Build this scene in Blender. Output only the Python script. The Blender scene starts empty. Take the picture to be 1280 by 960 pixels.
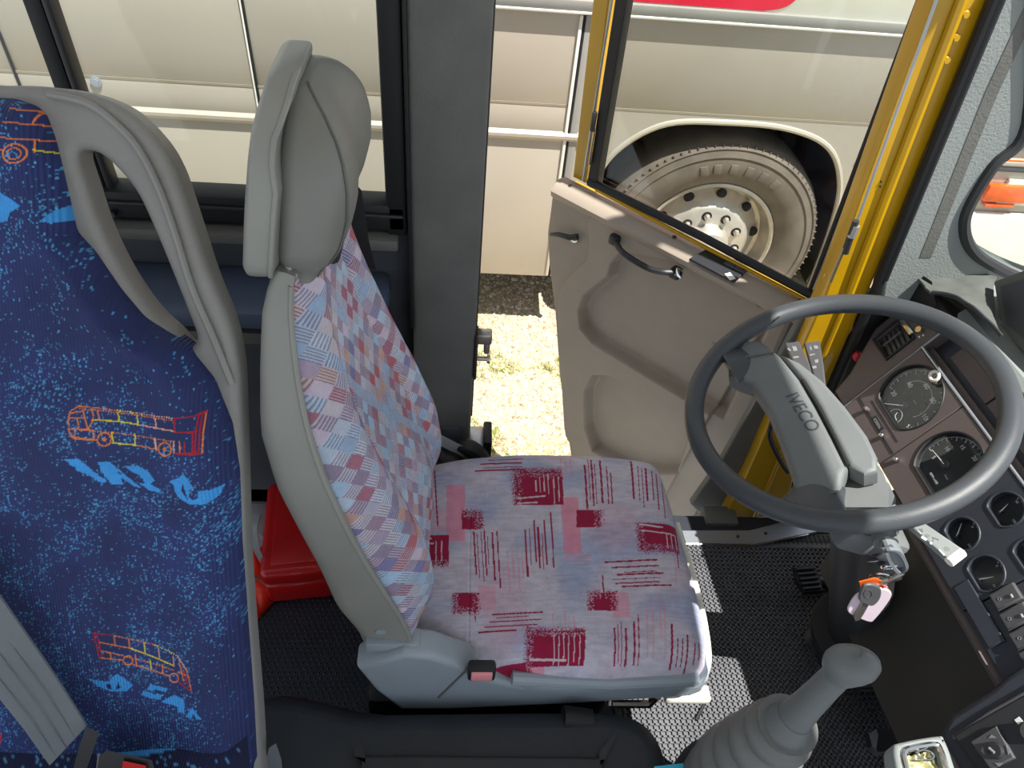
import bpy, bmesh, math, random
import numpy as np
from mathutils import Vector, Matrix
random.seed(7); rng = np.random.default_rng(7)
C = bpy.context.scene.collection
scene = bpy.context.scene

# ------------------------------------------------------------------ camera
F = 925.0
def _n(v):
    v = np.array(v, float); return v / np.linalg.norm(v)
_Z = -_n((-100, 920, F))
_X = np.array((12400., 410, F)); _X = _n(_X - _X.dot(_Z) * _Z)
_Y = np.cross(_Z, _X)
R = np.stack([_X, _Y, _Z])
O = np.array([0, 0, 1.6])
cam_d = bpy.data.cameras.new('camera'); cam = bpy.data.objects.new('camera', cam_d); C.objects.link(cam)
cam_d.sensor_width = 36; cam_d.lens = F / 1280 * 36; cam_d.clip_start = 0.02
M4 = Matrix.Identity(4)
for i, col in enumerate((R @ (1, 0, 0), R @ (0, -1, 0), -(R @ (0, 0, 1)), O)):
    for j in range(3): M4[j][i] = col[j]
cam.matrix_world = M4
scene.camera = cam

# ------------------------------------------------------------------ world, sun, exposure
w = bpy.data.worlds.new('world'); scene.world = w; w.use_nodes = True
nt = w.node_tree; nt.nodes.clear()
sky = nt.nodes.new('ShaderNodeTexSky'); sky.sky_type = 'HOSEK_WILKIE'
SUN = Vector((0.31, -0.26, 1.0)).normalized()
sky.sun_direction = SUN; sky.turbidity = 3.0; sky.ground_albedo = 0.5
bg = nt.nodes.new('ShaderNodeBackground'); bg.inputs[1].default_value = 2.9
hsv = nt.nodes.new('ShaderNodeHueSaturation'); hsv.inputs['Saturation'].default_value = 0.35
out = nt.nodes.new('ShaderNodeOutputWorld')
nt.links.new(sky.outputs[0], hsv.inputs['Color']); nt.links.new(hsv.outputs[0], bg.inputs[0]); nt.links.new(bg.outputs[0], out.inputs[0])
sl = bpy.data.lights.new('sun', 'SUN'); so = bpy.data.objects.new('sun', sl); C.objects.link(so)
sl.energy = 6.8; sl.angle = 0.01; sl.color = (1, .96, .9)
so.rotation_euler = SUN.to_track_quat('Z', 'Y').to_euler()
so.location = (3, -2, 6)
vs = scene.view_settings
vs.view_transform = 'Standard'; vs.look = 'None'; vs.gamma = 1; vs.use_curve_mapping = False
vs.exposure = 0.5

# ------------------------------------------------------------------ geometry helpers
def ray(px, py): return R @ np.array([px - 640, py - 480, F])
def P(px, py, x=None, y=None, z=None, d=None):
    r = ray(px, py)
    t = (x - O[0]) / r[0] if x is not None else (y - O[1]) / r[1] if y is not None else (z - O[2]) / r[2] if z is not None else d / F
    return O + r * t
class Plane:
    def __init__(s, o, u, v, n):
        s.o = np.array(o, float); s.u = _n(u); s.v = _n(v); s.n = _n(n)
    def uv(s, px, py, h=0):
        r = ray(px, py); t = ((s.o + s.n * h - O) @ s.n) / (r @ s.n); p = O + r * t - s.o
        return np.array([p @ s.u, p @ s.v])
    def w(s, u, v, h=0): return s.o + s.u * u + s.v * v + s.n * h
    def px(s, px, py, h=0):
        a = s.uv(px, py, h); return s.w(a[0], a[1], h)
    def mat(s, u=0, v=0, h=0):
        m = Matrix.Identity(4); o = s.w(u, v, h)
        for j in range(3): m[j][0] = s.u[j]; m[j][1] = s.v[j]; m[j][2] = s.n[j]; m[j][3] = o[j]
        return m
def proj(p):
    c = (np.atleast_2d(p) - O) @ R
    return c[:, 0] / c[:, 2] * F + 640, c[:, 1] / c[:, 2] * F + 480

def srgb(c):
    return tuple((x / 255 / 12.92 if x / 255 <= .04045 else ((x / 255 + .055) / 1.055) ** 2.4) for x in c[:3]) + (1,)
def material(name, col, rough=.6, metal=0, var=.12, vscale=12, bump=0, bscale=400, vcol=False, spec=.5, emit=None, coat=0):
    m = bpy.data.materials.new(name); m.use_nodes = True; n = m.node_tree.nodes; l = m.node_tree.links
    b = n['Principled BSDF']; b.inputs['Roughness'].default_value = rough; b.inputs['Metallic'].default_value = metal
    b.inputs['Specular IOR Level'].default_value = spec; b.inputs['Coat Weight'].default_value = coat
    tc = n.new('ShaderNodeTexCoord')
    nz = n.new('ShaderNodeTexNoise'); nz.inputs['Scale'].default_value = vscale; nz.inputs['Detail'].default_value = 5
    l.new(tc.outputs['Object'], nz.inputs['Vector'])
    mx = n.new('ShaderNodeMix'); mx.data_type = 'RGBA'; mx.blend_type = 'MULTIPLY'; mx.inputs[0].default_value = 1
    rp = n.new('ShaderNodeMapRange'); rp.inputs['From Min'].default_value = .3; rp.inputs['From Max'].default_value = .7
    rp.inputs['To Min'].default_value = 1 - var; rp.inputs['To Max'].default_value = 1 + var
    l.new(nz.outputs['Fac'], rp.inputs['Value'])
    if vcol:
        a = n.new('ShaderNodeVertexColor'); a.layer_name = 'Col'; l.new(a.outputs[0], mx.inputs[6])
    else: mx.inputs[6].default_value = srgb(col)
    l.new(rp.outputs[0], mx.inputs[7]); l.new(mx.outputs[2], b.inputs['Base Color'])
    if bump:
        n2 = n.new('ShaderNodeTexNoise'); n2.inputs['Scale'].default_value = bscale; n2.inputs['Detail'].default_value = 2
        l.new(tc.outputs['Object'], n2.inputs['Vector'])
        bp = n.new('ShaderNodeBump'); bp.inputs['Strength'].default_value = bump; bp.inputs['Distance'].default_value = .001
        l.new(n2.outputs['Fac'], bp.inputs['Height']); l.new(bp.outputs[0], b.inputs['Normal'])
    if emit:
        b.inputs['Emission Color'].default_value = srgb(col); b.inputs['Emission Strength'].default_value = emit
    return m
def glass_mat(name, tint=(.93, .96, .95), rough=0.0, refl=1.0):
    m = bpy.data.materials.new(name); m.use_nodes = True; n = m.node_tree.nodes; l = m.node_tree.links; n.clear()
    o = n.new('ShaderNodeOutputMaterial'); t = n.new('ShaderNodeBsdfTransparent'); g = n.new('ShaderNodeBsdfGlossy')
    t.inputs[0].default_value = (*tint, 1); g.inputs['Roughness'].default_value = rough
    f = n.new('ShaderNodeLayerWeight'); f.inputs[0].default_value = .5; mx = n.new('ShaderNodeMixShader')      # Schlick reflectance, same from both sides
    pw5 = n.new('ShaderNodeMath'); pw5.operation = 'POWER'; pw5.inputs[1].default_value = 5; l.new(f.outputs['Facing'], pw5.inputs[0])
    q = n.new('ShaderNodeMath'); q.operation = 'MULTIPLY_ADD'; q.inputs[1].default_value = .9 * refl; q.inputs[2].default_value = .03 * refl
    l.new(pw5.outputs[0], q.inputs[0]); l.new(q.outputs[0], mx.inputs[0]); l.new(t.outputs[0], mx.inputs[1]); l.new(g.outputs[0], mx.inputs[2]); l.new(mx.outputs[0], o.inputs[0])
    return m

def link(name, me, mat, parent=None, smooth=True, ang=35):
    o = bpy.data.objects.new(name, me); C.objects.link(o)
    if mat: me.materials.clear(); me.materials.append(mat)
    if smooth:
        me.polygons.foreach_set('use_smooth', [True] * len(me.polygons))
        me.set_sharp_from_angle(angle=math.radians(ang))
    if parent: o.parent = parent; o.matrix_parent_inverse = parent.matrix_world.inverted()
    return o
def mesh(name, v, f, mat, parent=None, smooth=True, ang=35):
    me = bpy.data.meshes.new(name); me.from_pydata([tuple(map(float, a)) for a in v], [], f); me.validate(); me.update()
    return link(name, me, mat, parent, smooth, ang)
def thing(name, label, cat, loc=(0, 0, 0), group=None):
    o = bpy.data.objects.new(name, None); C.objects.link(o); o.empty_display_size = .05; o.location = loc
    o.matrix_world = Matrix.Translation(Vector([float(a) for a in loc]))
    o['label'] = label; o['category'] = cat
    if group: o['group'] = group
    return o
def struct(o, kind='structure', label=None):
    o['kind'] = kind
    if label: o['label'] = label
    return o
def sempty(name, loc=(0, 0, 0)):
    o = bpy.data.objects.new(name, None); C.objects.link(o); o.empty_display_size = .05
    o.matrix_world = Matrix.Translation(Vector([float(a) for a in loc])); o['kind'] = 'structure'; return o
def tag(o, label, cat, group=None):
    o['label'] = label; o['category'] = cat
    if group: o['group'] = group
    return o

class MB:
    def __init__(s): s.bm = bmesh.new()
    def box(s, c, size, bev=0.003, rot=None, seg=2):
        r = bmesh.ops.create_cube(s.bm, size=1); vs_ = r['verts']
        bmesh.ops.scale(s.bm, vec=size, verts=vs_)
        if bev:
            es = list({e for v in vs_ for e in v.link_edges})
            rr = bmesh.ops.bevel(s.bm, geom=es, offset=min(bev, min(size) * .45), segments=seg, profile=.5, affect='EDGES')
            vs_ = list({v for f in rr['faces'] for v in f.verts} | {v for v in vs_ if v.is_valid})
        if rot is not None: bmesh.ops.transform(s.bm, matrix=rot.to_4x4(), verts=vs_)
        bmesh.ops.translate(s.bm, vec=[float(a) for a in c], verts=vs_)
        return s
    def raw(s, v, f):
        vv = [s.bm.verts.new([float(a) for a in p]) for p in v]
        for q in f:
            try: s.bm.faces.new([vv[i] for i in q])
            except ValueError: pass
        return s
    def cyl(s, a, b, r1, r2=None, n=20): return s.raw(*tube_vf([a, b], [r1, r2 or r1], n))
    def tube(s, path, r, n=10, closed=False): return s.raw(*tube_vf(path, r, n, closed))
    def sphere(s, c, r, u=16, v=10, sc=(1, 1, 1)):
        rr = bmesh.ops.create_uvsphere(s.bm, u_segments=u, v_segments=v, radius=r)
        bmesh.ops.scale(s.bm, vec=sc, verts=rr['verts']); bmesh.ops.translate(s.bm, vec=[float(a) for a in c], verts=rr['verts']); return s
    def done(s, name, mat, parent=None, smooth=True, ang=35):
        me = bpy.data.meshes.new(name); bmesh.ops.recalc_face_normals(s.bm, faces=s.bm.faces); s.bm.to_mesh(me); s.bm.free()
        return link(name, me, mat, parent, smooth, ang)
def tube_vf(path, r, n=12, closed=False):
    p = np.array(path, float); k = len(p)
    r = np.full(k, r, float) if np.isscalar(r) else np.array(r, float)
    T = np.gradient(p, axis=0) if not closed else np.roll(p, -1, 0) - np.roll(p, 1, 0)
    T /= np.linalg.norm(T, axis=1)[:, None] + 1e-12
    a = np.cross(T[0], (0, 0, 1.0))
    if np.linalg.norm(a) < .1: a = np.cross(T[0], (0, 1.0, 0))
    vs_, A = [], _n(a)
    for i in range(k):
        A = A - A.dot(T[i]) * T[i]; A = _n(A); B = np.cross(T[i], A)
        for j in range(n):
            th = 2 * math.pi * j / n; vs_.append(p[i] + r[i] * (A * math.cos(th) + B * math.sin(th)))
    f = []
    for i in range(k if closed else k - 1):
        i2 = (i + 1) % k
        for j in range(n): f.append((i * n + j, i * n + (j + 1) % n, i2 * n + (j + 1) % n, i2 * n + j))
    if not closed: f += [tuple(range(n))[::-1], tuple(range((k - 1) * n, k * n))]
    return vs_, f
def smooth_path(pts, n=8, closed=False):
    p = np.array(pts, float); k = len(p); o = []
    for i in range(k if closed else k - 1):
        a, b, c, d = (p[(i - 1) % k] if closed or i else p[0]), p[i], p[(i + 1) % k], (p[(i + 2) % k] if closed or i + 2 < k else p[-1])
        for t in np.linspace(0, 1, n, endpoint=False):
            o.append(.5 * ((2 * b) + (c - a) * t + (2 * a - 5 * b + 4 * c - d) * t * t + (3 * b - a - 3 * c + d) * t ** 3))
    if not closed: o.append(p[-1])
    return np.array(o)
def loft_vf(rings, cap=True, closed=True):
    k = len(rings); n = len(rings[0]); v = [p for r_ in rings for p in r_]; f = []
    for i in range(k - 1):
        for j in range(n if closed else n - 1):
            f.append((i * n + j, i * n + (j + 1) % n, (i + 1) * n + (j + 1) % n, (i + 1) * n + j))
    if cap and closed: f += [tuple(range(n))[::-1], tuple(range((k - 1) * n, k * n))]
    return v, f
def grid_vf(G):
    a, b = G.shape[:2]; idx = np.arange(a * b).reshape(a, b)
    f = np.stack([idx[:-1, :-1], idx[:-1, 1:], idx[1:, 1:], idx[1:, :-1]], -1).reshape(-1, 4)
    return G.reshape(-1, 3), f
def grid_mesh(name, G, mat, parent=None, col=None, flip=False, back=None):
    v, f = grid_vf(G)
    if flip: f = f[:, ::-1]
    if back is not None:           # close the sheet with a rim pushed back by the vector
        a, b = G.shape[:2]; idx = np.arange(a * b).reshape(a, b)
        ring = np.concatenate([idx[0, :], idx[1:, -1], idx[-1, -2::-1], idx[-2:0:-1, 0]]); m = len(ring); base = len(v)
        v = np.concatenate([v, v[ring] + np.array(back)]); k = np.arange(m)
        q = np.stack([ring, base + k, base + (k + 1) % m, ring[(k + 1) % m]], -1)
        f = np.concatenate([f, q if not flip else q[:, ::-1]])
    me = bpy.data.meshes.new(name); me.vertices.add(len(v)); me.vertices.foreach_set('co', np.asarray(v, float).ravel())
    me.loops.add(len(f) * 4); me.loops.foreach_set('vertex_index', f.ravel().astype(np.int32))
    me.polygons.add(len(f)); me.polygons.foreach_set('loop_start', np.arange(0, len(f) * 4, 4, dtype=np.int32))
    me.update(calc_edges=True); me.validate()
    if col is not None:
        c = np.ones((len(v), 4)); c[:len(col), :3] = col
        if len(v) > len(col): c[len(col):, :3] = col[ring]
        at = me.color_attributes.new('Col', 'FLOAT_COLOR', 'POINT'); at.data.foreach_set('color', c.ravel())
    o = link(name, me, mat, parent, smooth=False)
    me.polygons.foreach_set('use_smooth', [True] * len(me.polygons))
    return o
def flat(name, outlines, pl, depth, bev, mat, parent=None, h=0, cyclic_smooth=False, res=2):
    """filled outline (first) with holes (rest) in the u,v of a Plane, thickness centred on h"""
    cu = bpy.data.curves.new('c', 'CURVE'); cu.dimensions = '2D'; cu.fill_mode = 'BOTH'
    cu.extrude = max(depth / 2 - bev, 0.0001); cu.bevel_depth = bev; cu.bevel_resolution = res; cu.offset = -bev
    for ol in outlines:
        s = cu.splines.new('POLY'); s.points.add(len(ol) - 1); s.use_cyclic_u = True
        for i, q in enumerate(ol): s.points[i].co = (float(q[0]), float(q[1]), 0, 1)
    o = bpy.data.objects.new('c', cu); C.objects.link(o)
    dg = bpy.context.evaluated_depsgraph_get(); me = bpy.data.meshes.new_from_object(o.evaluated_get(dg))
    bpy.data.objects.remove(o); me.transform(pl.mat(0, 0, h))
    me.name = name
    return link(name, me, mat, parent)
def text(name, s, pl, u, v, h, size, mat, parent, ang=0, depth=.0004, flipv=True):
    cu = bpy.data.curves.new('t', 'FONT'); cu.body = s; cu.size = size; cu.align_x = 'CENTER'; cu.align_y = 'CENTER'; cu.extrude = depth
    o = bpy.data.objects.new('t', cu); C.objects.link(o)
    dg = bpy.context.evaluated_depsgraph_get(); me = bpy.data.meshes.new_from_object(o.evaluated_get(dg)); bpy.data.objects.remove(o)
    m = Matrix.Identity(4); uu = pl.u; vv = np.cross(pl.n, uu)
    for j in range(3): m[j][0] = uu[j]; m[j][1] = vv[j]; m[j][2] = pl.n[j]; m[j][3] = pl.w(u, v, h)[j]
    me.transform(m @ Matrix.Rotation(ang, 4, 'Z')); me.name = name
    return link(name, me, mat, parent, smooth=False)
def interp(x, xs, ys): return np.interp(x, xs, ys)
def inpoly(x, y, poly):
    ins = np.zeros(x.shape, bool); n = len(poly)
    for i in range(n):
        x1, y1 = poly[i]; x2, y2 = poly[(i + 1) % n]
        if y1 == y2: continue
        c = ((y1 > y) != (y2 > y)) & (x < (x2 - x1) * (y - y1) / (y2 - y1) + x1); ins ^= c
    return ins
def segdist(x, y, a, b):
    ax, ay = a; bx, by = b; dx, dy = bx - ax, by - ay
    t = np.clip(((x - ax) * dx + (y - ay) * dy) / (dx * dx + dy * dy + 1e-12), 0, 1)
    return np.hypot(x - ax - t * dx, y - ay - t * dy), t
def sdf(x, y, poly):
    d = np.full(x.shape, 1e9); n = len(poly)
    for i in range(n): d = np.minimum(d, segdist(x, y, poly[i], poly[(i + 1) % n])[0])
    return np.where(inpoly(x, y, poly), d, -d)
def sstep(a, b, x):
    t = np.clip((x - a) / (b - a), 0, 1); return t * t * (3 - 2 * t)
def vnoise(x, y, seed=0):
    r_ = np.random.default_rng(seed); T = r_.random((64, 64)); xi = np.floor(x).astype(int); yi = np.floor(y).astype(int)
    fx = x - xi; fy = y - yi; fx = fx * fx * (3 - 2 * fx); fy = fy * fy * (3 - 2 * fy)
    g = lambda a, b: T[a % 64, b % 64]
    return (g(xi, yi) * (1 - fx) + g(xi + 1, yi) * fx) * (1 - fy) + (g(xi, yi + 1) * (1 - fx) + g(xi + 1, yi + 1) * fx) * fy

# ------------------------------------------------------------------ materials
m_black = material('black_rubber', (22, 23, 26), .55, bump=.2)
m_blackp = material("black_plastic", (42, 43, 46), .45, bump=.25, bscale=900)
m_char = material('charcoal_textured_plastic', (98, 98, 94), .6, bump=.8, bscale=260)
m_wall = material('charcoal_wall_panel', (66, 69, 75), .6, bump=.4, bscale=500)
m_shell = material('seat_shell_grey', (140, 140, 133), .42, bump=.25, bscale=700, var=.05)
m_vinyl = material('headrest_vinyl', (120, 120, 114), .45, bump=.3, bscale=600, var=.06)
m_bshell = material('blue_seat_shell', (142, 140, 136), .5, bump=.5, bscale=600, var=.06)
m_bluegrey = material('blue_grey_trim', (148, 158, 166), .38, bump=.2, bscale=800, var=.05)
m_white = material('off_white_plastic', (225, 222, 212), .4, var=.05)
m_alu = material('aluminium', (176, 182, 190), .35, metal=.7, var=.08)
m_chrome = material('chrome', (210, 210, 208), .12, metal=1, var=.05)
m_yellow = material('yellow_paint', (190, 146, 0), .38, var=.08, vscale=6, coat=.3)
m_coach = material('coach_silver_beige_paint', (178, 169, 155), .38, metal=.1, var=.03, vscale=2, coat=.3)
m_coachw = material('coach_cream_paint', (236, 232, 214), .35, var=.02, coat=.3)
m_red = material('coach_red_band', (222, 28, 58), .35, var=.03, coat=.3)
m_tyre = material('dusty_tyre', (104, 94, 84), .85, bump=.5, bscale=90, var=.18)
m_rim = material('dusty_steel_rim', (190, 182, 172), .4, metal=.5, var=.15, vscale=20)
m_dark = material('dark_void', (16, 16, 18), .8)
m_door = material('door_panel_taupe', (158, 146, 132), .5, bump=.35, bscale=700, var=.04)
m_wheel = material('steering_wheel_rubber', (62, 66, 70), .42, bump=.35, bscale=900, var=.08)
m_hub = material('steering_hub_grey', (104, 108, 108), .5, bump=.4, bscale=900, var=.06)
m_dash = material('dash_brown_plastic', (92, 82, 80), .5, bump=.35, bscale=900, var=.06)
m_dashb = material('dash_blue_black', (46, 50, 58), .5, bump=.3, bscale=900, var=.06)
m_knee = material('dash_lower_panel', (56, 54, 50), .38, bump=.3, bscale=900, var=.06)
m_hood = material('dash_hood_grey_green', (128, 134, 132), .55, bump=.5, bscale=700, var=.06)
m_pillar = material('pillar_grey_green', (132, 138, 136), .6, bump=.9, bscale=250, var=.05)
m_switch = material('switch_grey', (74, 74, 76), .45, var=.06)
m_print = material('white_print', (226, 226, 222), .6, var=.02)
m_printd = material('dim_print', (126, 128, 130), .6, var=.02)
m_green = material('green_print', (30, 120, 84), .6)
m_gauge = material('gauge_face', (24, 27, 32), .45, var=.05)
m_firstaid = material('red_case_plastic', (196, 22, 22), .32, var=.05, coat=.3)
m_pouch = material('orange_red_film', (232, 48, 26), .22, bump=1, bscale=40, var=.12)
m_web = material('grey_webbing', (168, 172, 174), .7, bump=.9, bscale=700)
m_belt = material('grey_belt', (112, 118, 122), .7, bump=.8, bscale=900, var=.06)
m_redk = material('red_knob', (214, 48, 70), .4)
m_pink = material('pink_button', (236, 150, 158), .4)
m_boot = material('gear_boot_rubber', (110, 111, 108), .5, bump=.3, bscale=500)
m_engine = material('engine_cover_black', (40, 44, 50), .5, bump=.7, bscale=500, var=.12)
m_floor = material('floor_vinyl', (38, 42, 52), .5, var=.15)
m_mat = material("rubber_mat", (92, 93, 97), .65, var=.2)
m_orange = material('orange_lamp', (240, 96, 20), .2, var=.2, vscale=30, coat=.5)
m_cyan = material('cyan_paper', (70, 190, 225), .7)
m_leather = material('ledge_blue_grey', (84, 96, 118), .35, var=.06)
m_cloth = material('dash_cloth', (84, 88, 84), .9, bump=1, bscale=500, var=.15)
m_key = material('key_bow', (86, 86, 88), .45)
m_tagm = material('tag_pale_pink', (226, 208, 218), .4, var=.03)
m_brass = material('worn_steel', (170, 166, 156), .3, metal=.9)
m_glass = glass_mat('window_glass')
m_gglass = glass_mat('gauge_glass', (.95, .96, .97), refl=.9)
m_fabpink = material('pink_seat_fabric', (0, 0, 0), .9, vcol=True, bump=.9, bscale=900, var=.08, vscale=60)
m_fabpatch = material('patchwork_seat_fabric', (0, 0, 0), .9, vcol=True, bump=.9, bscale=900, var=.08, vscale=60)
m_fabblue = material('blue_seat_fabric', (0, 0, 0), .8, vcol=True, bump=.6, bscale=900, var=.1, vscale=30)
_n_ = m_fabblue.node_tree.nodes; _l = m_fabblue.node_tree.links     # corduroy ribs
wv = _n_.new('ShaderNodeTexWave'); wv.inputs['Scale'].default_value = 95; wv.inputs['Distortion'].default_value = .3
_tc = [x for x in _n_ if x.type == 'TEX_COORD'][0]; _l.new(_tc.outputs['Object'], wv.inputs['Vector'])
_b2 = _n_.new('ShaderNodeBump'); _b2.inputs['Strength'].default_value = .55; _b2.inputs['Distance'].default_value = .002
_b1 = [x for x in _n_ if x.type == 'BUMP' and x != _b2][0]
_l.new(wv.outputs['Fac'], _b2.inputs['Height']); _l.new(_b1.outputs[0], _b2.inputs['Normal']); _l.new(_b2.outputs[0], _n_['Principled BSDF'].inputs['Normal'])

# ================================================================== SETTING
YW = 1.12
PW = Plane((0, YW, 0), (1, 0, 0), (0, 0, 1), (0, -1, 0))       # inner face of the left side wall
GZ = -.72
def gfun(X, Y): return .012 * vnoise(X * 6 + 40, Y * 6 + 40, 1) + .004 * vnoise(X * 25 + 90, Y * 25 + 90, 2)
gx, gy = np.meshgrid(np.linspace(-7, 9, 330), np.linspace(1.25, 9, 150), indexing='ij')
G = np.stack([gx, gy, GZ - .02 + gfun(gx, gy)], -1)
gn = np.clip(vnoise(gx * 2.2 + 30, gy * 2.2 + 30, 5) * 1.3 - .45, 0, 1)[..., None] ** 1.0
m_ground = material('gravel_ground', (0, 0, 0), .95, vcol=True, var=.35, vscale=45, bump=1, bscale=120)
gc = (1 - gn) * np.array(srgb((182, 164, 138))[:3]) + gn * np.array(srgb((150, 140, 92))[:3])
struct(grid_mesh('ground', G, m_ground, col=gc.reshape(-1, 3)))
# loose stones and grass tufts in the strip between the two vehicles
def scatter(name, n, mat, maker, xr, yr, label, cat, filt=None):
    V, Fs = [], []
    for i in range(n):
        x = random.uniform(*xr); y = random.uniform(*yr)
        if filt and not filt(x, y): continue
        z = GZ - .02 + float(gfun(np.array([x]), np.array([y]))[0])
        v, f = maker(x, y, z); b = len(V); V += v; Fs += [tuple(b + k for k in q) for q in f]
    o = mesh(name, V, Fs, mat, smooth=False); o['kind'] = 'stuff'; o['label'] = label; o['category'] = cat; return o
def stone(x, y, z):
    s = random.uniform(.003, .008) * random.choice((.7, 1, 1, 1.6)); a = random.uniform(0, 6.3)
    v = []
    for k in range(5):
        t = a + k * 1.257; q = s * random.uniform(.75, 1.2); v.append((x + q * math.cos(t), y + q * math.sin(t), z - s * .2))
    for k in range(5):
        t = a + k * 1.257; q = s * random.uniform(.5, .8); v.append((x + q * math.cos(t), y + q * math.sin(t), z + s * .5))
    return v, [(k, (k + 1) % 5, 5 + (k + 1) % 5, 5 + k) for k in range(5)] + [(5, 6, 7, 8, 9)]
m_stone = material('pale_gravel', (206, 194, 170), .9, var=.4, vscale=30)
m_stone2 = material('tan_gravel', (176, 152, 124), .9, var=.4, vscale=30)
scatter('gravel', 14000, m_stone, stone, (-.3, 1.3), (1.5, 3.2), 'pale loose gravel on the sunlit ground between the two vehicles', 'gravel')
scatter('dark_gravel', 4000, m_stone2, stone, (-.3, 1.3), (1.5, 3.2), 'tan pebbles mixed into the pale gravel on the ground', 'gravel')
def tuft(x, y, z):
    v, f = [], []
    for k in range(7):
        a = random.uniform(0, 6.3); h = random.uniform(.012, .035); d = random.uniform(.005, .02); w_ = .0015
        bx, by = x + random.uniform(-.012, .012), y + random.uniform(-.012, .012); b = len(v)
        v += [(bx - w_ * math.sin(a), by + w_ * math.cos(a), z), (bx + w_ * math.sin(a), by - w_ * math.cos(a), z), (bx + d * math.cos(a), by + d * math.sin(a), z + h)]
        f.append((b, b + 1, b + 2))
    return v, f
m_grass = material('grass', (150, 168, 84), .8, var=.3, vscale=20)
scatter('grass', 2400, m_grass, tuft, (0, .9), (1.6, 2.6), 'short green grass tufts growing through the gravel', 'grass',
        lambda x, y: vnoise(np.array([x * 7 + 20]), np.array([y * 7 + 20]), 9)[0] > .56)

# ---- cab floor, walls
FL = MB(); FL.box((-.32, .2, -.03), (2.9, 1.84, .06), .0); struct(FL.done('floor', m_floor, smooth=False))
# raised dots of the vinyl behind the seat
V, Fs = [], []
ix = 0
for j in range(0, 62):
    for i in range(0, 50):
        x = -.52 + i * .0125 + (j % 2) * .00625; y = .40 + j * .0108
        if x > .05: continue
        b = len(V); r_ = .0034
        V += [(x - r_, y, 0), (x, y - r_, 0), (x + r_, y, 0), (x, y + r_, 0), (x, y, .0022)]
        Fs += [(b + k, b + (k + 1) % 4, b + 4) for k in range(4)]
flo = bpy.data.objects['floor']
dots = mesh('floor_studs', V, Fs, m_floor, flo, smooth=False); dots['kind'] = 'stuff'
# waffle rubber mat in front of the seat
mt = thing('rubber_mat', 'black waffle-grid rubber mat on the floor between seat and pedals', 'mat', (.7, .8, 0))
MB().box((.72, .73, .004), (.72, .62, .008), .003).done('mat_base', m_mat, mt)
rb = MB()
for i in range(58): rb.box((.38 + i * .0122, .74, .0105), (.0042, .56, .006), 0)
for j in range(46): rb.box((.73, .47 + j * .0122, .0105), (.70, .0042, .006), 0)
o = rb.done('mat_ribs', m_mat, mt, smooth=False); o['kind'] = 'stuff'
st = MB()
for i in range(56):
    for j in range(5): st.raw([(.385 + i * .0125 + a, 1.035 + j * .006 + b, c) for a, b, c in ((-.003, 0, .008), (0, -.002, .008), (.003, 0, .008), (0, .002, .008), (0, 0, .0105))], [(0, 1, 4), (1, 2, 4), (2, 3, 4), (3, 0, 4)])
MB().box((.72, 1.052, .004), (.72, .03, .008), .002).done('mat_border', m_black, mt)
o = st.done('mat_border_studs', m_black, mt, smooth=False); o['kind'] = 'stuff'

# wall below and behind the window
wl = MB()
wl.box((-.95, 1.165, .43), (1.75, .05, .87), .002); wl.box((-.75, 1.165, .0), (1.5, .05, .10), .002)
struct(wl.done('wall_left', m_wall))
MB().box((-.78, 1.105, .842), (1.34, .05, .022), .004).done('wall_lip', m_char, bpy.data.objects['wall_left'])
ledge = MB(); ledge.box((-.62, 1.07, .725), (.98, .14, .04), .012); ledge = struct(ledge.done('trim_1', m_leather), label='blue-grey ledge below the side window')
MB().box((-.62, 1.09, .64), (.98, .08, .03), .006).done('ledge_rail', m_char, ledge)
MB().box((-.62, 1.12, .55), (.98, .05, .14), .01).done('ledge_face', m_wall, ledge)
# window 1: rubber frame, divider, panes
w1 = sempty('window_1', (-.6, YW, .9))
wf = MB()
wf.box((-.66, 1.125, .885), (1.13, .05, .052), .006)
wf.box((-.112, 1.125, 1.2), (.035, .05, .70), .006)
wf.box((-.66, 1.125, 1.53), (1.13, .05, .05), .006); wf.done('window_frame', m_black, w1)
MB().box((-.66, 1.096, .893), (1.12, .006, .006), .002).done('frame_bead', m_blackp, w1)
dv = MB(); dv.box((-.603, 1.13, 1.2), (.026, .035, .62), .005); dv.done('window_divider', m_black, w1)
MB().box((-.583, 1.125, 1.2), (.012, .03, .62), .004).done('divider_channel', m_blackp, w1)
MB().cyl((-.585, 1.098, .872), (-.585, 1.09, .872), .006).done('frame_screw', m_blackp, w1)
MB().box((-.35, 1.13, 1.21), (.50, .004, .62), 0).done('pane', m_glass, w1, smooth=False)
MB().box((-.91, 1.14, 1.21), (.62, .004, .62), 0).done('pane', m_glass, w1, smooth=False)
# B pillar
bp = MB(); bp.box((-.027, 1.14, .95), (.122, .10, 1.62), .008, seg=3)
bpo = struct(bp.done('trim_2', m_char), label='charcoal pillar beside the open door')
MB().box((-.089, 1.10, 1.15), (.006, .03, 1.0), .002).done('pillar_seal', m_black, bpo)
MB().box((-.055, 1.088, .25), (.13, .012, .23), .004).done('pillar_foot_panel', m_wall, bpo)
MB().box((.035, 1.16, 1.0), (.006, .05, 1.3), .002).done('pillar_edge_strip', m_blackp, bpo)
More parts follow.
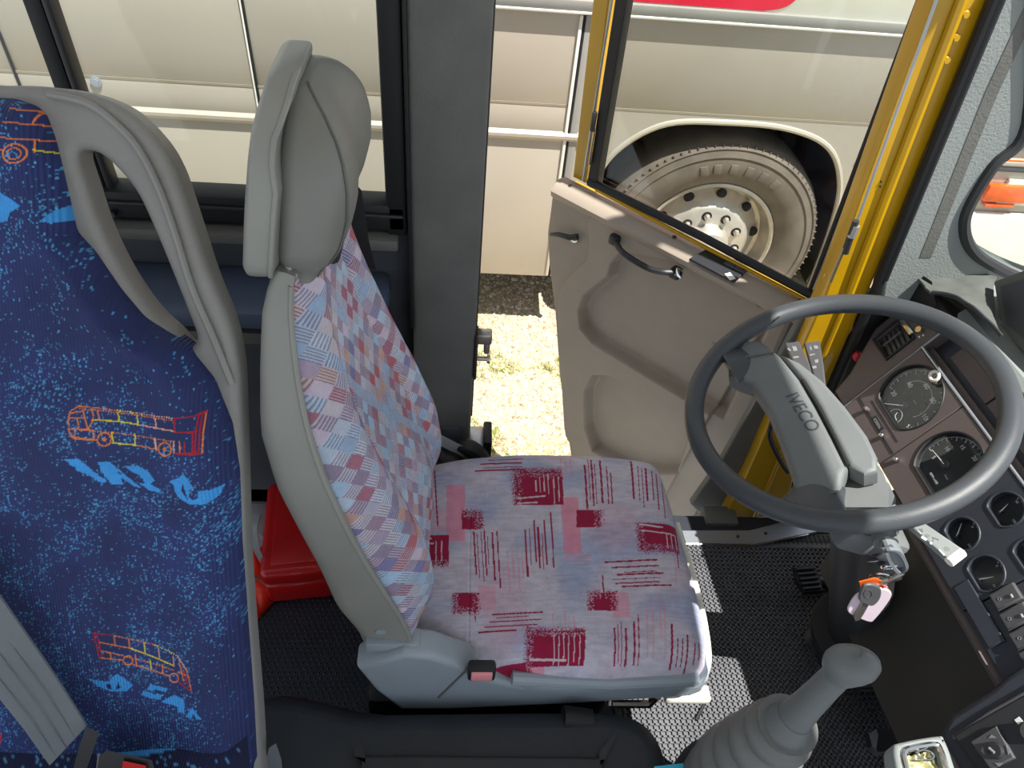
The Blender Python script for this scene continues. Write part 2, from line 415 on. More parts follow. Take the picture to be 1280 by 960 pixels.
# striker on the pillar edge
sk = thing('door_striker', 'small steel striker plate with two bolts on the pillar edge', 'striker', (.036, 1.12, .62))
MB().box((.037, 1.105, .575), (.006, .035, .12), .002).done('backing_plate', m_blackp, sk)
MB().box((.052, 1.10, .625), (.03, .024, .026), .004).done('striker_block', m_brass, sk)
MB().box((.058, 1.10, .600), (.012, .02, .03), .004).done('striker_tongue', m_brass, sk)
MB().cyl((.04, 1.10, .565), (.062, 1.10, .565), .005).cyl((.06, 1.10, .565), (.066, 1.10, .565), .010).done('striker_bolt', m_brass, sk)
# sill cover at the pillar foot, grooved aluminium
sc = thing('step_edge_plate', 'grooved aluminium step edge plate at the foot of the charcoal pillar', 'trim plate', (.055, 1.14, .18))
MB().box((.052, 1.15, .20), (.036, .09, .10), .003).done('plate', m_alu, sc)
for k in range(5): MB().box((.040 + k * .006, 1.102, .20), (.0025, .006, .096), .001, seg=1).done('groove_rib', m_alu, sc)
MB().box((.078, 1.16, .17), (.02, .07, .20), .004).done('rubber_edge', m_black, sc)
# door sill
ds = thing('door_sill', 'bare aluminium door sill strip along the edge of the black mat', 'sill', (.7, 1.08, 0))
PZ = Plane((0, 0, .0), (1, 0, 0), (0, 1, 0), (0, 0, 1))
def fz(px, py, z=.012): return P(px, py, z=z)[:2]
flat('sill_plate', [[fz(600, 663), fz(937, 663), fz(980, 652), fz(1050, 645), fz(1050, 660), fz(943, 681), fz(600, 679)]], PZ, .016, .003, m_alu, ds, h=.006)
MB().tube([P(x, y, z=.016) for x, y in ((650, 679), (850, 680), (943, 681), (1010, 668))], .003, 8).done('sill_bead', m_chrome, ds)
for q in ((922, 671), (957, 667)): 
    p = P(*q, z=.014); MB().cyl(p, p + (0, 0, .003), .004, n=10).done('sill_screw', m_blackp, ds)
p = P(859, 681, z=.01); MB().sphere(p, .003, 8, 6).done('sill_stud', m_white, ds)

# ---- front: yellow door pillar, seals, grey windscreen pillar
def pw(px, py, h=0): return PW.uv(px, py, h)
yp = struct(flat('trim_3', [[pw(1178, -10), pw(1246, -10), pw(1093, 362), pw(1000, 570), pw(985, 652), pw(905, 655), pw(935, 600), pw(1036, 372)]], PW, .05, .004, m_yellow, h=-.04), label='yellow painted door pillar')
for seg_ in [((1206, -10), (1062, 366), .009), ((1060, 372), (940, 655), .006)]:
    a, b, r_ = seg_; MB().tube([PW.px(*a, h=-.012), PW.px(*b, h=-.012)], r_, 8).done('pillar_fold', m_yellow, yp)
for q in ((1206, 17), (1194, 46), (1182, 74)):
    p = PW.px(*q, h=-.012); MB().cyl(p, p + (0, -.007, 0), .005, n=6).sphere(p + np.array((0, -.003, 0)), .006, 10, 6, (1, .4, 1)).done('pillar_bolt', m_yellow, yp)
for q in ((1101, 227), (1100, 233)): 
    p = PW.px(*q, h=-.014); MB().cyl(p, p + (0, -.002, 0), .0015, n=8).done('rivet_hole', m_black, yp)
# chrome edge and check rod of the door
MB().tube([PW.px(1174, -10, h=.0), PW.px(1072, 275, h=.0)], .0028, 8).done('pillar_bright_edge', m_alu, yp)
rod = thing('door_stay', 'thin steel door stay rod clipped to the yellow pillar', 'rod', PW.px(1060, 300))
MB().tube([PW.px(1068, 280, h=.015), PW.px(1038, 352, h=.015)], .003, 8).done('rod', m_brass, rod)
MB().tube([PW.px(1070, 276, h=.015), PW.px(1056, 316, h=.015)], [.006, .007], 8).done('rod_clip', m_blackp, rod)
MB().tube([PW.px(1070, 282, h=.016), PW.px(1064, 296, h=.016)], .0072, 8).done('rod_sleeve', m_alu, rod)
sl_ = MB(); sl_.tube([PW.px(1252, -20, h=.0), PW.px(1100, 350, h=.0), PW.px(1010, 560, h=-.0)], .010, 10)
sl_.tube([PW.px(1260, -20, h=.006), PW.px(1106, 350, h=.006)], .006, 8); sl_.done('pillar_rubber_seal', m_black, yp)
# black lower recess between the pillar and the dash
MB().box((.88, 1.16, .32), (.16, .04, .82), .006).done('trim_4', m_black); struct(bpy.data.objects['trim_4'], label='black lower corner post under the dash')
# windscreen pillar with the rounded quarter window opening
o1 = [pw(1256, -20), pw(1420, -120), pw(1420, 420), pw(1300, 420), pw(1100, 372), pw(1104, 350)]
hole = smooth_path([pw(*q) for q in ((1300, -80), (1283, 150), (1240, 205), (1210, 255), (1204, 283), (1212, 308), (1236, 328), (1290, 352), (1390, 380), (1405, 340), (1405, -70))], 6, True)
PA = Plane((0, YW + .0, 0), (1, 0, 0), (0, 0, 1), (0, -1, 0))
wp = struct(flat('trim_5', [o1, hole], PA, .05, .006, m_pillar, h=-.02), label='grey-green textured windscreen pillar')
MB().raw(*loft_vf([[PW.px(a, b, h=.006), PW.px(c, d, h=.006), PW.px(c, d, h=.0), PW.px(a, b, h=.0)] for a, b, c, d in ((1294, -20, 1312, -20), (1232, 115, 1247, 118), (1150, 322, 1164, 322))])).done('pillar_dark_channel', m_char, wp)
MB().tube([PW.px(1265, 60, h=.002), PW.px(1240, 60, h=.002), PW.px(1224, 108, h=.002)], .0022, 6).done('pillar_wire', m_char, wp)
MB().tube([PW.px(1226, 60, h=.006), PW.px(1118, 320, h=.006)], .004, 6).done('pillar_crease', m_pillar, wp)
w2 = sempty('window_2', PW.px(1240, 250))
hp = [PW.w(a, b, .004) for a, b in hole]; MB().tube(hp, .011, 8, True).done('window_gasket', m_blackp, w2)
hp = [PW.w(a, b, -.012) for a, b in hole]; MB().tube(hp, .009, 8, True).done('window_gasket_inner', m_char, w2)
flat('pane', [hole], PW, .003, .0005, m_glass, w2, h=-.03)
# roof above (out of view; it shades the cab) and front wall under the screen
rf = MB(); rf.box((-.04, .22, 2.12), (2.0, 2.0, .05), .01); struct(rf.done('ceiling', m_white))
fw = MB(); fw.box((1.42, .25, .28), (.05, 1.8, .66), .01); struct(fw.done('wall_front', m_wall))

# ================================================================== DOOR
E_ = _n((-.727, .687, 0)); ND = _n((-.687, -.727, 0))
PD = Plane((.95, 1.12, 0), E_, (0, 0, 1), ND)
def pd(px, py, h=0): return PD.uv(px, py, h)
dr = sempty('door_1', (.80, 1.26, -.2)); dr['label'] = 'open cab door, taupe inner panel, yellow frame and glass'
outl = [pd(*q) for q in ((699, 226), (692, 238), (685, 292), (687, 330), (694, 385), (700, 470), (711, 548), (718, 600), (735, 655), (852, 664), (866, 652), (882, 655), (1014, 386))]
A_ = [pd(*q) for q in ((747, 262), (738, 275), (740, 300), (736, 322), (705, 352), (700, 375), (702, 440), (708, 540), (722, 566), (760, 590), (832, 622), (860, 570), (958, 400), (950, 378), (925, 366), (870, 338), (810, 300))]
B_ = [pd(*q) for q in ((778, 312), (766, 326), (762, 342), (732, 366), (725, 385), (727, 408), (744, 428), (850, 492), (905, 525), (962, 410), (955, 385), (935, 368), (890, 348), (840, 322))]
C_ = [pd(*q) for q in ((732, 485), (742, 466), (762, 466), (800, 482), (870, 528), (850, 590), (800, 590), (742, 562), (732, 530))]
dl = [pd(*q) for q in ((699, 226), (1014, 386))]
# height-field panel: rows of constant height, columns across
nz_, ne = 420, 320
zt = max(p[1] for p in outl); zb_ = min(p[1] for p in outl)
zz = np.linspace(zb_ + .004, zt - .002, nz_)
def span(z):
    xs = []
    for i in range(len(outl)):
        (x1, y1), (x2, y2) = outl[i], outl[(i + 1) % len(outl)]
        if (y1 > z) != (y2 > z): xs.append(x1 + (x2 - x1) * (z - y1) / (y2 - y1))
    return (min(xs), max(xs)) if len(xs) > 1 else (0, .7)
SP = np.array([span(z) for z in zz])
for k in (-1,): SP[k] = SP[-3]
ee = SP[:, :1] + (SP[:, 1:] - SP[:, :1]) * np.linspace(0, 1, ne)[None]
ZZ = np.repeat(zz[:, None], ne, 1)
H = .014 * sstep(-.003, .004, sdf(ee, ZZ, A_)) - .036 * sstep(-.001, .016, sdf(ee, ZZ, B_)) - .040 * sstep(-.001, .018, sdf(ee, ZZ, C_))
H += .008 * sstep(.10, .16, 1 - (ee - .0) * 1.2) * 0
Gd = PD.o + ee[..., None] * PD.u + ZZ[..., None] * PD.v + (H + .0)[..., None] * PD.n
grid_mesh('inner_panel', Gd, m_door, dr, back=-.03 * PD.n, flip=False)
# sloping top ledge of the panel
e0, e1 = outl[0][0] - .001, outl[-1][0]; zt_ = float(np.mean([outl[0][1], outl[-1][1]]))
prof = [(-.02, .0), (-.012, .006), (.004, .006), (.026, -.008), (.034, -.018), (.030, -.034), (.012, -.050), (.0, -.058), (-.02, -.04)]
MB().raw(*loft_vf([[PD.w(e, zt_ + b, a) for a, b in prof] for e in (e1, e0)])).done('top_ledge', m_door, dr, ang=50)
# screws, latch lever, grab handle, window switches
for q in ((713, 232), (843, 296), (1000, 376)):
    p = PD.px(*q, h=.004); MB().sphere(p, .006, 12, 8, (1, 1, .5)).done('panel_screw', m_blackp, dr)
lv = MB(); lv.raw(*tube_vf([PD.px(722, 296, h=.012), PD.px(712, 297, h=.02), PD.px(698, 293, h=.022), PD.px(689, 293, h=.018)], [.009, .008, .007, .005], 10)).done('latch_lever', m_blackp, dr)
p = PD.px(719, 299, h=.006); MB().sphere(p, .014, 16, 10, (1, .5, 1)).done('latch_escutcheon', m_chrome, dr)
gh = [PD.px(769, 300, h=.02), PD.px(775, 312, h=.05), PD.px(790, 324, h=.055), PD.px(812, 336, h=.052), PD.px(830, 340, h=.045), PD.px(846, 340, h=.02)]
gho = MB().tube(smooth_path(gh, 5), .008, 10).done('grab_handle', m_blackp, dr)
for q in ((769, 299), (845, 341)):
    p = PD.px(*q, h=.018); MB().box(p, (.028, .028, .028), .006, Matrix.Rotation(math.radians(-43), 3, 'Z')).done('handle_foot', m_blackp, gho)
p = PD.px(849, 341, h=.03); MB().box(p, (.02, .006, .024), .002, Matrix.Rotation(math.radians(-43), 3, 'Z')).done('handle_screw_plate', m_chrome, gho)
PL = Plane(PD.w(0, zt_ + .002, 0), PD.u, _n(PD.n + .12 * np.array([0, 0, -1])), _n(np.array([0, 0, 1]) + .12 * PD.n))
sw = [PL.uv(*q) for q in ((884, 313), (936, 338), (917, 355), (861, 326))]
swp = flat('window_switch_panel', [sw], PL, .008, .002, m_blackp, dr, h=.004)
for a, b in (((908, 327), (918, 334)), ((921, 333), (930, 340))):
    pa = PL.px(*a, h=.010); pb = PL.px(*b, h=.010); MB().box((pa + pb) / 2, (.026, .02, .006), .002, Matrix.Rotation(math.radians(-43), 3, 'Z')).done('window_switch', m_switch, swp)
flat('switch_symbol', [[PL.uv(*q, h=.014) for q in ((906, 341), (913, 339), (920, 347), (913, 349))]], PL, .001, .0002, m_print, swp, h=.0105)
# glazed upper part
ga, gb, gc_, gd_ = pd(735, 222), pd(1028, 376), pd(1172, -10), pd(788, -10)
top = 1.5
def up(p, q, z):        # continue the line p-q to height z
    t = (z - p[1]) / (q[1] - p[1]); return (p[0] + (q[0] - p[0]) * t, z)
flat('door_glass', [[ga, gb, up(gb, gc_, top), up(ga, gd_, top)]], PD, .004, .0005, m_glass, dr, h=-.028)
def strip(name, p1, p2, w1, w2, mat, h, d, z0=None, z1=None, parent=dr):
    a = pd(*p1); b = pd(*p2); 
    b = up(a, b, top)
    return flat(name, [[(a[0] + w1, a[1]), (a[0] + w2, a[1]), (b[0] + w2, b[1]), (b[0] + w1, b[1])]], PD, d, .003, mat, parent, h=h)
strip('yellow_rear_frame', (722, 232), (750, 0), -.006, .036, m_yellow, -.04, .03)
strip('rear_channel', (730, 232), (765, 0), -.034, -.004, m_black, -.02, .03)
strip('rear_channel_bead', (726, 226), (762, 0), -.006, .0, m_alu, -.004, .004)
MB().tube([PD.px(737, 205, h=0), PD.px(744, 160, h=0)], .0035, 8).done('rear_channel_clip', m_chrome, dr)
MB().box(PD.px(742, 152, h=0), (.012, .012, .05), .003).done('channel_catch', m_blackp, dr)
strip('front_channel', (1031, 376), (1168, 0), -.034, .012, m_black, -.015, .04)
strip('front_channel_inner', (1012, 366), (1150, 0), -.0, .01, m_blackp, -.025, .03)
MB().tube([PD.px(736, 226, h=-.01), PD.px(880, 297, h=-.01), PD.px(1030, 377, h=-.01)], .0105, 8).done('waist_seal', m_black, dr)
MB().tube([PD.px(745, 237, h=-.005), PD.px(1026, 385, h=-.005)], .005, 8).done('waist_frame', m_yellow, dr)
MB().box(PD.w((ga[0] + gb[0]) / 2, top, -.03), (.8, .03, .04), .004, Matrix.Rotation(math.radians(-43.4), 3, 'Z')).done('top_frame', m_yellow, dr)
# outer skin behind the inner panel
flat('outer_skin', [[(a * .98 + .005, b * .97) for a, b in outl]], PD, .02, .004, m_yellow, dr, h=-.055)
# front edge: seal and grey kick trim next to the pillar
MB().tube([PD.px(1016, 392, h=.005), PD.px(950, 520, h=.005), PD.px(890, 640, h=.005)], .016, 8).done('front_edge_seal', m_black, dr)
MB().tube([PD.px(997, 386, h=.02), PD.px(925, 545, h=.012), PD.px(868, 655, h=.01)], .012, 8).done('front_edge_fold', m_char, dr)
kt = [P(*q, y=1.10) for q in ((1005, 440), (1022, 440), (960, 590), (930, 590))]
struct(flat('trim_6', [[pw(1010, 420), pw(1040, 400), pw(925, 662), pw(880, 662), pw(868, 650), pw(905, 600)]], PW, .02, .004, m_char, h=-.06), label='dark grey kick trim beside the yellow pillar')
MB().box(P(897, 652, y=1.12), (.09, .06, .07), .01).done('kick_trim_foot', m_char, bpy.data.objects['trim_6'])
cb = [PW.px(*q, h=.02) for q in ((955, 500), (966, 520), (962, 545), (975, 575), (985, 590))]
MB().tube(smooth_path(cb, 5), .006, 8).done('door_cable', m_black, yp)

# ================================================================== THE COACH OUTSIDE
CY = 2.72
PC = Plane((0, CY, 0), (1, 0, 0), (0, 0, 1), (0, -1, 0))
def pc(px, py): return PC.uv(px, py)
co = thing('coach', 'silver-beige coach parked alongside, seen through the door and windows', 'coach', (.6, 3.9, GZ))
arch = smooth_path([(.49, -.44), (.51, -.15), (.545, .08), (.62, .22), (.78, .325), (1.02, .345), (1.26, .335), (1.45, .27), (1.56, .12), (1.61, -.1), (1.635, -.44)], 6)
xs0, xs1, zb, zm1, zm2, zm3 = -3.6, 4.6, -.43, .254, .372, .715
# body side as separate panels between the seams, with the swage steps as real relief
seams = [-3.6, -1.62, -.769, .404]
def panel(x0, x1, z0, z1, name='side_panel', m=m_coach, bulge=0):
    b = MB(); b.box(((x0 + x1) / 2, CY + .02, (z0 + z1) / 2), (x1 - x0 - .006, .04, z1 - z0 - .0), .004); return b.done(name, m, co)
for a, b in zip(seams[:-1], seams[1:]):
    panel(a, b, zb, zm1 - .004); panel(a, b, zm1 + .004, zm2 - .003); panel(a, b, zm2 + .003, zm3)
# wheel-arch section
low = [(.407, zb), (.49, zb)] + [tuple(q) for q in arch] + [(1.635, zb), (4.6, zb), (4.6, zm2 - .003), (.407, zm2 - .003)]
flat('arch_panel', [low], PC, .04, .004, m_coach, co, h=-.02)
panel(.407, 4.6, zm2 + .003, zm3)
MB().tube([PC.w(a, b, .0) for a, b in arch], .012, 8).done('arch_lip', m_coach, co)
sw_ = MB(); sw_.raw(*loft_vf([[(x, CY - d, z) for d, z in ((.0, .268), (.014, .256), (.014, .244), (0, .226))] for x in (-3.6, -.775)])); sw_.done('swage_ridge', m_coach, co)
MB().raw(*loft_vf([[(x, CY - d, z) for d, z in ((.0, .268), (.014, .256), (.014, .244), (0, .226))] for x in (-.765, .565)])).done('swage_ridge', m_coach, co)
MB().raw(*loft_vf([[(x, CY - d, z) for d, z in ((.0, .268), (.014, .256), (.014, .244), (0, .226))] for x in (1.60, 4.6)])).done('swage_ridge', m_coach, co)
m_coachs = material('coach_crease_shade', (150, 140, 122), .5, var=.03)  # darker than the coach body: shading along the crease put into the colour
MB().raw(*loft_vf([[(x, CY - d, z) for d, z in ((-.01, .380), (.001, .3765), (.001, .3675), (-.01, .364))] for x in (-3.6, 4.6)])).done('crease_shade_strip', m_coachs, co)  # thin flush strip that paints in the crease's shade line
m_coachg = material('coach_grey_rail', (150, 148, 142), .4, var=.04)
MB().box((2.25, CY - .004, .735), (4.7, .03, .036), .006).done('waist_rail', m_coachg, co)
MB().box((2.25, CY - .012, .712), (4.7, .02, .010), .003).done('waist_bead', m_white, co)
MB().box((.5, CY + .02, 1.20), (8.2, .04, .90), .004).done('upper_side', m_coachw, co)
PCr = Plane((0, CY - .001, 0), (1, 0, 0), (0, 0, 1), (0, -1, 0))
rd = smooth_path([(1.02, .756), (1.10, .775), (1.15, .84), (1.19, .95)], 4)
flat('red_band', [[(.05, .756)] + [tuple(q) for q in rd] + [(1.19, 1.1), (.05, 1.1)]], PCr, .006, .001, m_red, co, h=.0)
for x in (1.70, 1.75, 1.80): MB().box((x, CY - .002, .95), (.008, .006, .38), .001).done('grille_slat', m_coachw, co)
MB().box((-.769, CY + .01, .1), (.008, .03, 1.2), .001).done('panel_gap', m_dark, co)
MB().box((-.777, CY - .002, .15), (.006, .006, 1.1), .001).done('seam_bead', m_white, co)
MB().box((.404, CY + .01, .14), (.008, .03, 1.14), .001).done('panel_gap', m_dark, co)
MB().box((.392, CY - .003, .14), (.012, .008, 1.12), .002).done('seam_bead', m_white, co)
MB().box((.424, CY - .002, .14), (.03, .006, 1.12), .002).done('seam_strip', m_coachg, co)
MB().box((-1.62, CY + .01, .1), (.008, .03, 1.2), .001).done('panel_gap', m_dark, co)
lk = PC.px(120, 102); MB().cyl(lk + (0, .002, 0), lk + (0, -.006, 0), .020, n=24).cyl(lk + (0, -.006, 0), lk + (0, -.010, 0), .013, n=24).done('panel_lock', m_alu, co)
hb = PC.px(148, 212); MB().box(hb, (.13, .008, .09), .004).done('small_hatch', m_coachw, co)
MB().box(hb + (0, -.004, 0), (.11, .006, .07), .004).done('hatch_lid', m_coachg, co)
# underbody and wheel well
MB().box((.5, CY + 1.0, .05), (8.2, 1.1, .8), 0).done('underbody', m_dark, co, smooth=False)
ww = MB(); ww.raw(*loft_vf([[PC.w(a, b, -.03), PC.w(a, b, -.5)] for a, b in arch], cap=False, closed=False)); ww.done('wheel_well', m_dark, co)
MB().box((.5, CY + .1, 1.6), (8.2, .1, .1), .01).done('upper_rail', m_coachw, co)
# tyre and steel rim by revolving a profile about the axle
def revolve(prof, c, n=72, k0=0, axis=-1):
    rings = [[(c[0] + r_ * math.cos(2 * math.pi * j / n), c[1] + axis * d, c[2] + r_ * math.sin(2 * math.pi * j / n)) for j in range(n)] for r_, d in prof]
    return loft_vf(rings, cap=False)
wc = (1.085, CY + .05, -.235)
ty = MB(); ty.raw(*revolve([(.300, -.02), (.305, .02), (.325, .035), (.36, .05), (.40, .052), (.43, .045), (.435, .05), (.462, .038), (.468, .042), (.488, .02), (.497, -.02), (.50, -.12), (.49, -.24), (.40, -.25)], wc)); tyo = ty.done('tyre', m_tyre, co)
rm = MB(); rm.raw(*revolve([(.302, .0), (.302, .022), (.292, .026), (.284, .018), (.276, -.03), (.262, -.055), (.245, -.06), (.235, -.05), (.205, -.022), (.185, .008), (.17, .016), (.11, .018), (.104, .02), (.098, .05), (.085, .075), (.05, .085), (.001, .088)], wc)); rmo = rm.done('wheel_rim', m_rim, co)
for k in range(10):
    a = 2 * math.pi * (k + .3) / 10; p = np.array(wc) + (.226 * math.cos(a), .036, .226 * math.sin(a))
    MB().sphere(p, .024, 14, 8, (1, .5, 1)).done('rim_hole', m_dark, rmo)
    a += .31; p = np.array(wc) + (.142 * math.cos(a), -.012, .142 * math.sin(a))
    MB().cyl(p, p + (0, -.007, 0), .022, n=16).done('nut_seat', m_dark, rmo)
    MB().cyl(p + (0, -.006, 0), p + (0, -.026, 0), .014, n=6).cyl(p + (0, -.026, 0), p + (0, -.034, 0), .008, n=10).done('wheel_nut', m_rim, rmo)
tb = MB()
for k in range(90):
    a = 2 * math.pi * k / 90; p = np.array(wc) + (.478 * math.cos(a), -.033, .478 * math.sin(a)); tb.box(p, (.004, .008, .014), .0, Matrix.Rotation(-a + math.pi / 2, 3, 'Y'))
tb.done('tread_lugs', m_tyre, tyo)['kind'] = 'stuff'
# raised sidewall moulding (letter-like blocks) high on the tyre
for k, a in enumerate(np.radians([58, 68, 78, 88, 98, 106])):
    p = np.array(wc) + (.385 * math.cos(a), -.053, .385 * math.sin(a)); MB().box(p, (.032, .006, .042), .002, Matrix.Rotation(-a + math.pi / 2, 3, 'Y')).done('sidewall_block', m_tyre, tyo)
for a in (1.35, 1.12): MB().box((a, CY + .35, .1), (.03, .02, .7), .003).done('chassis_bracket', m_tyre, co)
# front end detail seen through the quarter window
PCf = PC
def cbox(name, q0, q1, d, m, bev=.006):
    a = PC.px(*q0); b = PC.px(*q1); MB().box(((a[0] + b[0]) / 2, CY - d / 2, (a[2] + b[2]) / 2), (abs(b[0] - a[0]), d, abs(a[2] - b[2])), bev).done(name, m, co)
cbox('bumper_white', (1212, 262), (1420, 470), .02, m_white, .02)
cbox('side_marker_band', (1236, 206), (1400, 222), .012, m_wall)
cbox('red_reflector', (1250, 198), (1300, 205), .012, m_orange, .003)
cbox('amber_lamp', (1234, 226), (1278, 251), .035, m_orange, .015)
cbox('amber_lamp_strip', (1228, 250), (1262, 256), .03, m_orange, .004)
cbox('lamp_surround', (1260, 222), (1400, 262), .02, m_white, .01)
cbox('upper_glass_band', (1262, 170), (1400, 195), .01, m_pillar)

# ================================================================== DRIVER SEAT
seat = thing('driver_seat', 'driver seat with grey shell, patchwork backrest and pink-patterned cushion', 'seat', (.1, .75, .0))
CYc = .755
ZC = .42; ZO = .385
def px2(pts, z=ZO): return [tuple(P(a, b, z=z)[:2]) for a, b in pts]
# --- cushion: height field over a rounded outline
out_c = px2([(512, 640), (515, 600), (545, 583), (620, 573), (700, 572), (790, 578), (822, 590), (836, 625), (852, 680), (868, 730), (881, 790), (884, 825), (872, 843), (800, 846), (700, 848), (640, 842), (590, 828), (540, 806), (500, 770)])
out_c = [tuple(p) for p in smooth_path([(a, b, 0) for a, b in out_c], 4, True)[:, :2]]
# squeeze the grid inside the outline: rows by x, columns between near and far edge
oc = np.array(out_c)
def yspan(x):
    s = []
    for i in range(len(oc)):
        (x1, y1), (x2, y2) = oc[i], oc[(i + 1) % len(oc)]
        if (x1 > x) != (x2 > x): s.append(y1 + (y2 - y1) * (x - x1) / (x2 - x1))
    return (min(s), max(s)) if len(s) > 1 else (.7, .8)
x0c, x1c = oc[:, 0].min() + .0006, oc[:, 0].max() - .0006
tx = (1 - np.cos(np.linspace(0, math.pi, 440))) / 2; tx = .35 * tx + .65 * np.linspace(0, 1, 440)
xr = x0c + (x1c - x0c) * tx
SPc = np.array([yspan(x) for x in xr])
tt = np.linspace(0, 1, 430); tt = .5 * tt + .5 * (1 - np.cos(math.pi * tt)) / 2
XX = np.repeat(xr[:, None], 430, 1); YY = SPc[:, :1] + (SPc[:, 1:] - SPc[:, :1]) * tt[None]
DD = sdf(XX, YY, out_c)
ZZ_ = .365 + .060 * np.sqrt(np.clip(1 - (1 - np.clip(DD / .045, 0, 1)) ** 2, 0, 1)) + .006 * sstep(.02, .10, DD)
ZZ_ += -.008 * np.exp(-((XX - .12) / .16) ** 2 - ((YY - .75) / .12) ** 2) + .0012 * vnoise(XX * 30, YY * 30, 3)
ZZ_ -= .0022 * np.exp(-((XX - P(587, 700, z=ZC)[0]) / .0012) ** 2) * (YY < .83)       # seam
qx, qy = proj(np.stack([XX.ravel(), YY.ravel(), np.full(XX.size, ZC)], 1))              # pattern coordinates on the cushion plane
def L3(c): return np.array(srgb(c)[:3])
base = L3((196, 190, 204)); col = np.repeat(base[None], qx.size, 0)
n1 = vnoise(qx / 55 + 5, qy / 40 + 5, 11)[:, None]; n2 = vnoise(qx / 70 + 25, qy / 60 + 15, 12)[:, None]
streak = (vnoise(qx / 14, qy / 2.2, 13)[:, None] - .5)
col = col * (1 - .75 * sstep(.5, .85, n1)) + L3((152, 164, 196)) * (.75 * sstep(.5, .85, n1))
col = col * (1 - .5 * sstep(.55, .85, n2)) + L3((196, 160, 178)) * (.5 * sstep(.55, .85, n2))
col *= 1 + .22 * streak + .18 * (rng.random(qx.size)[:, None] - .5)
crim = L3((152, 14, 62)); pinkc = L3((222, 132, 156)); rnd = rng.random(qx.size)
def paint(mask, c, a=1.0):
    a = a * mask[:, None]; 
    global col
    col = col * (1 - a) + c * a
def prect(x0, y0, x1, y1, a=.75, sh=0):
    xx = qx - sh * (qy - y0); paint(((xx > x0) & (xx < x1) & (qy > y0) & (qy < y1)).astype(float), pinkc, a)
def spray(x0, y0, x1, y1, sides='lrtb', s=9, sh=0, c=None):
    xx = qx - sh * (qy - y0); d = np.zeros(qx.size)
    for k, e in (('l', x0 - xx), ('r', xx - x1), ('t', y0 - qy), ('b', qy - y1)):
        d = np.maximum(d, np.where(e > 0, e / s if k in sides else 99, 0))
        if k in sides: d = np.maximum(d, np.where((e <= 0) & (e > -s * .6), .0 + (e + s * .6) / (s * .6) * .35, 0))
    paint((rnd > d * 1.1 + .0).astype(float) * (d < 1), crim if c is None else c)
def vline(x, y0, y1, w_=1.6, sh=.06, c=None, a=1): paint(((np.abs(qx - x - sh * (qy - y0)) < w_ / 2) & (qy > y0) & (qy < y1)).astype(float), crim if c is None else c, a)
def hline(x0, x1, y, w_=1.8, sh=-.04, c=None, bow=0): paint(((np.abs(qy - y - sh * (qx - x0) - bow * ((qx - (x0 + x1) / 2) / (x1 - x0)) ** 2) < w_ / 2) & (qx > x0) & (qx < x1)).astype(float), crim if c is None else c)
prect(558, 610, 581, 679); prect(700, 625, 722, 694, .8, .07); prect(763, 744, 784, 776, .55, .08); prect(597, 735, 619, 765, .45); prect(645, 828, 682, 842, .8); prect(515, 640, 560, 668, .35)
spray(646, 595, 702, 634, 'lt', 11, .05); spray(720, 641, 746, 662, 'r', 10); spray(577, 646, 598, 664, 'rt', 9); spray(799, 657, 846, 688, 'lb', 10, .12)
spray(738, 747, 765, 767, 'lrt', 8); spray(570, 744, 594, 765, 'lrb', 8); spray(662, 793, 731, 828, 'lt', 9); spray(518, 671, 561, 706, 'lb', 8); spray(622, 824, 662, 832, 'r', 6)
gl = L3((206, 190, 200))
for x, a, b in ((669, 604, 618), (674, 600, 619), (679, 598, 618), (684, 596, 621), (691, 600, 632), (697, 600, 630)): vline(x, a, b, 1.3, .05, gl)
hline(646, 681, 626, 1.8, -.08, gl); hline(646, 672, 632, 1.8, -.05, gl)
for x, a in ((692, 795), (698, 797), (704, 793), (710, 796), (717, 793), (724, 795)): vline(x, a, a + 32, 1.2, .03, gl)
hline(663, 708, 822, 2.2, .03, gl); hline(797, 828, 659, 2, .08, gl); hline(800, 843, 667, 1.6, .05, gl)
for x in (832, 838, 844): vline(x, 668, 688, 1.2, .1, gl)
for x in (528, 536, 545, 552): vline(x, 678, 704, 1.4, .0, gl)
hline(516, 542, 680, 2, .04, gl); hline(514, 540, 674, 1.8, .04, gl)
for x, a, b, w_ in ((730, 584, 640, 2.4), (734, 575, 630, 1), (738, 577, 636, 2.2), (742, 582, 634, 1), (749, 578, 633, 2.4), (757, 586, 634, 1.4), (762, 594, 634, 1.6),
                   (788, 577, 628, 2.4), (796, 585, 630, 1), (801, 588, 638, 1), (806, 588, 630, 2.4), (814, 590, 628, 1.4), (820, 592, 640, 1.6), (828, 600, 650, 1.2),
                   (656, 664, 723, 2.4), (661, 662, 708, 1), (667, 652, 704, 2.2), (672, 660, 712, 2.2), (677, 668, 714, 1), (680, 652, 708, 2), (688, 642, 712, 1.8),
                   (592, 666, 721, 2), (596, 668, 726, 1), (601, 666, 730, 1), (605, 665, 722, 1.8), (609, 672, 708, 1), (615, 667, 728, 2.2), (621, 665, 738, 1.6),
                   (767, 788, 828, 2.2), (771, 783, 826, 1), (775, 780, 828, 1), (781, 788, 828, 2.4), (791, 780, 827, 2.4), (796, 772, 827, 1.4),
                   (838, 783, 830, 2.6), (846, 800, 828, 1.2), (852, 800, 828, 1.4), (858, 796, 832, 2), (868, 804, 826, 1.6), (874, 802, 822, 1.4),
                   (523, 596, 668, 1.6), (527, 594, 650, 1), (533, 592, 650, 2), (543, 590, 660, 1.8),
                   (752, 722, 746, 1.8), (592, 745, 780, 1.2), (846, 690, 712, 1.4)): vline(x, a, b, w_)
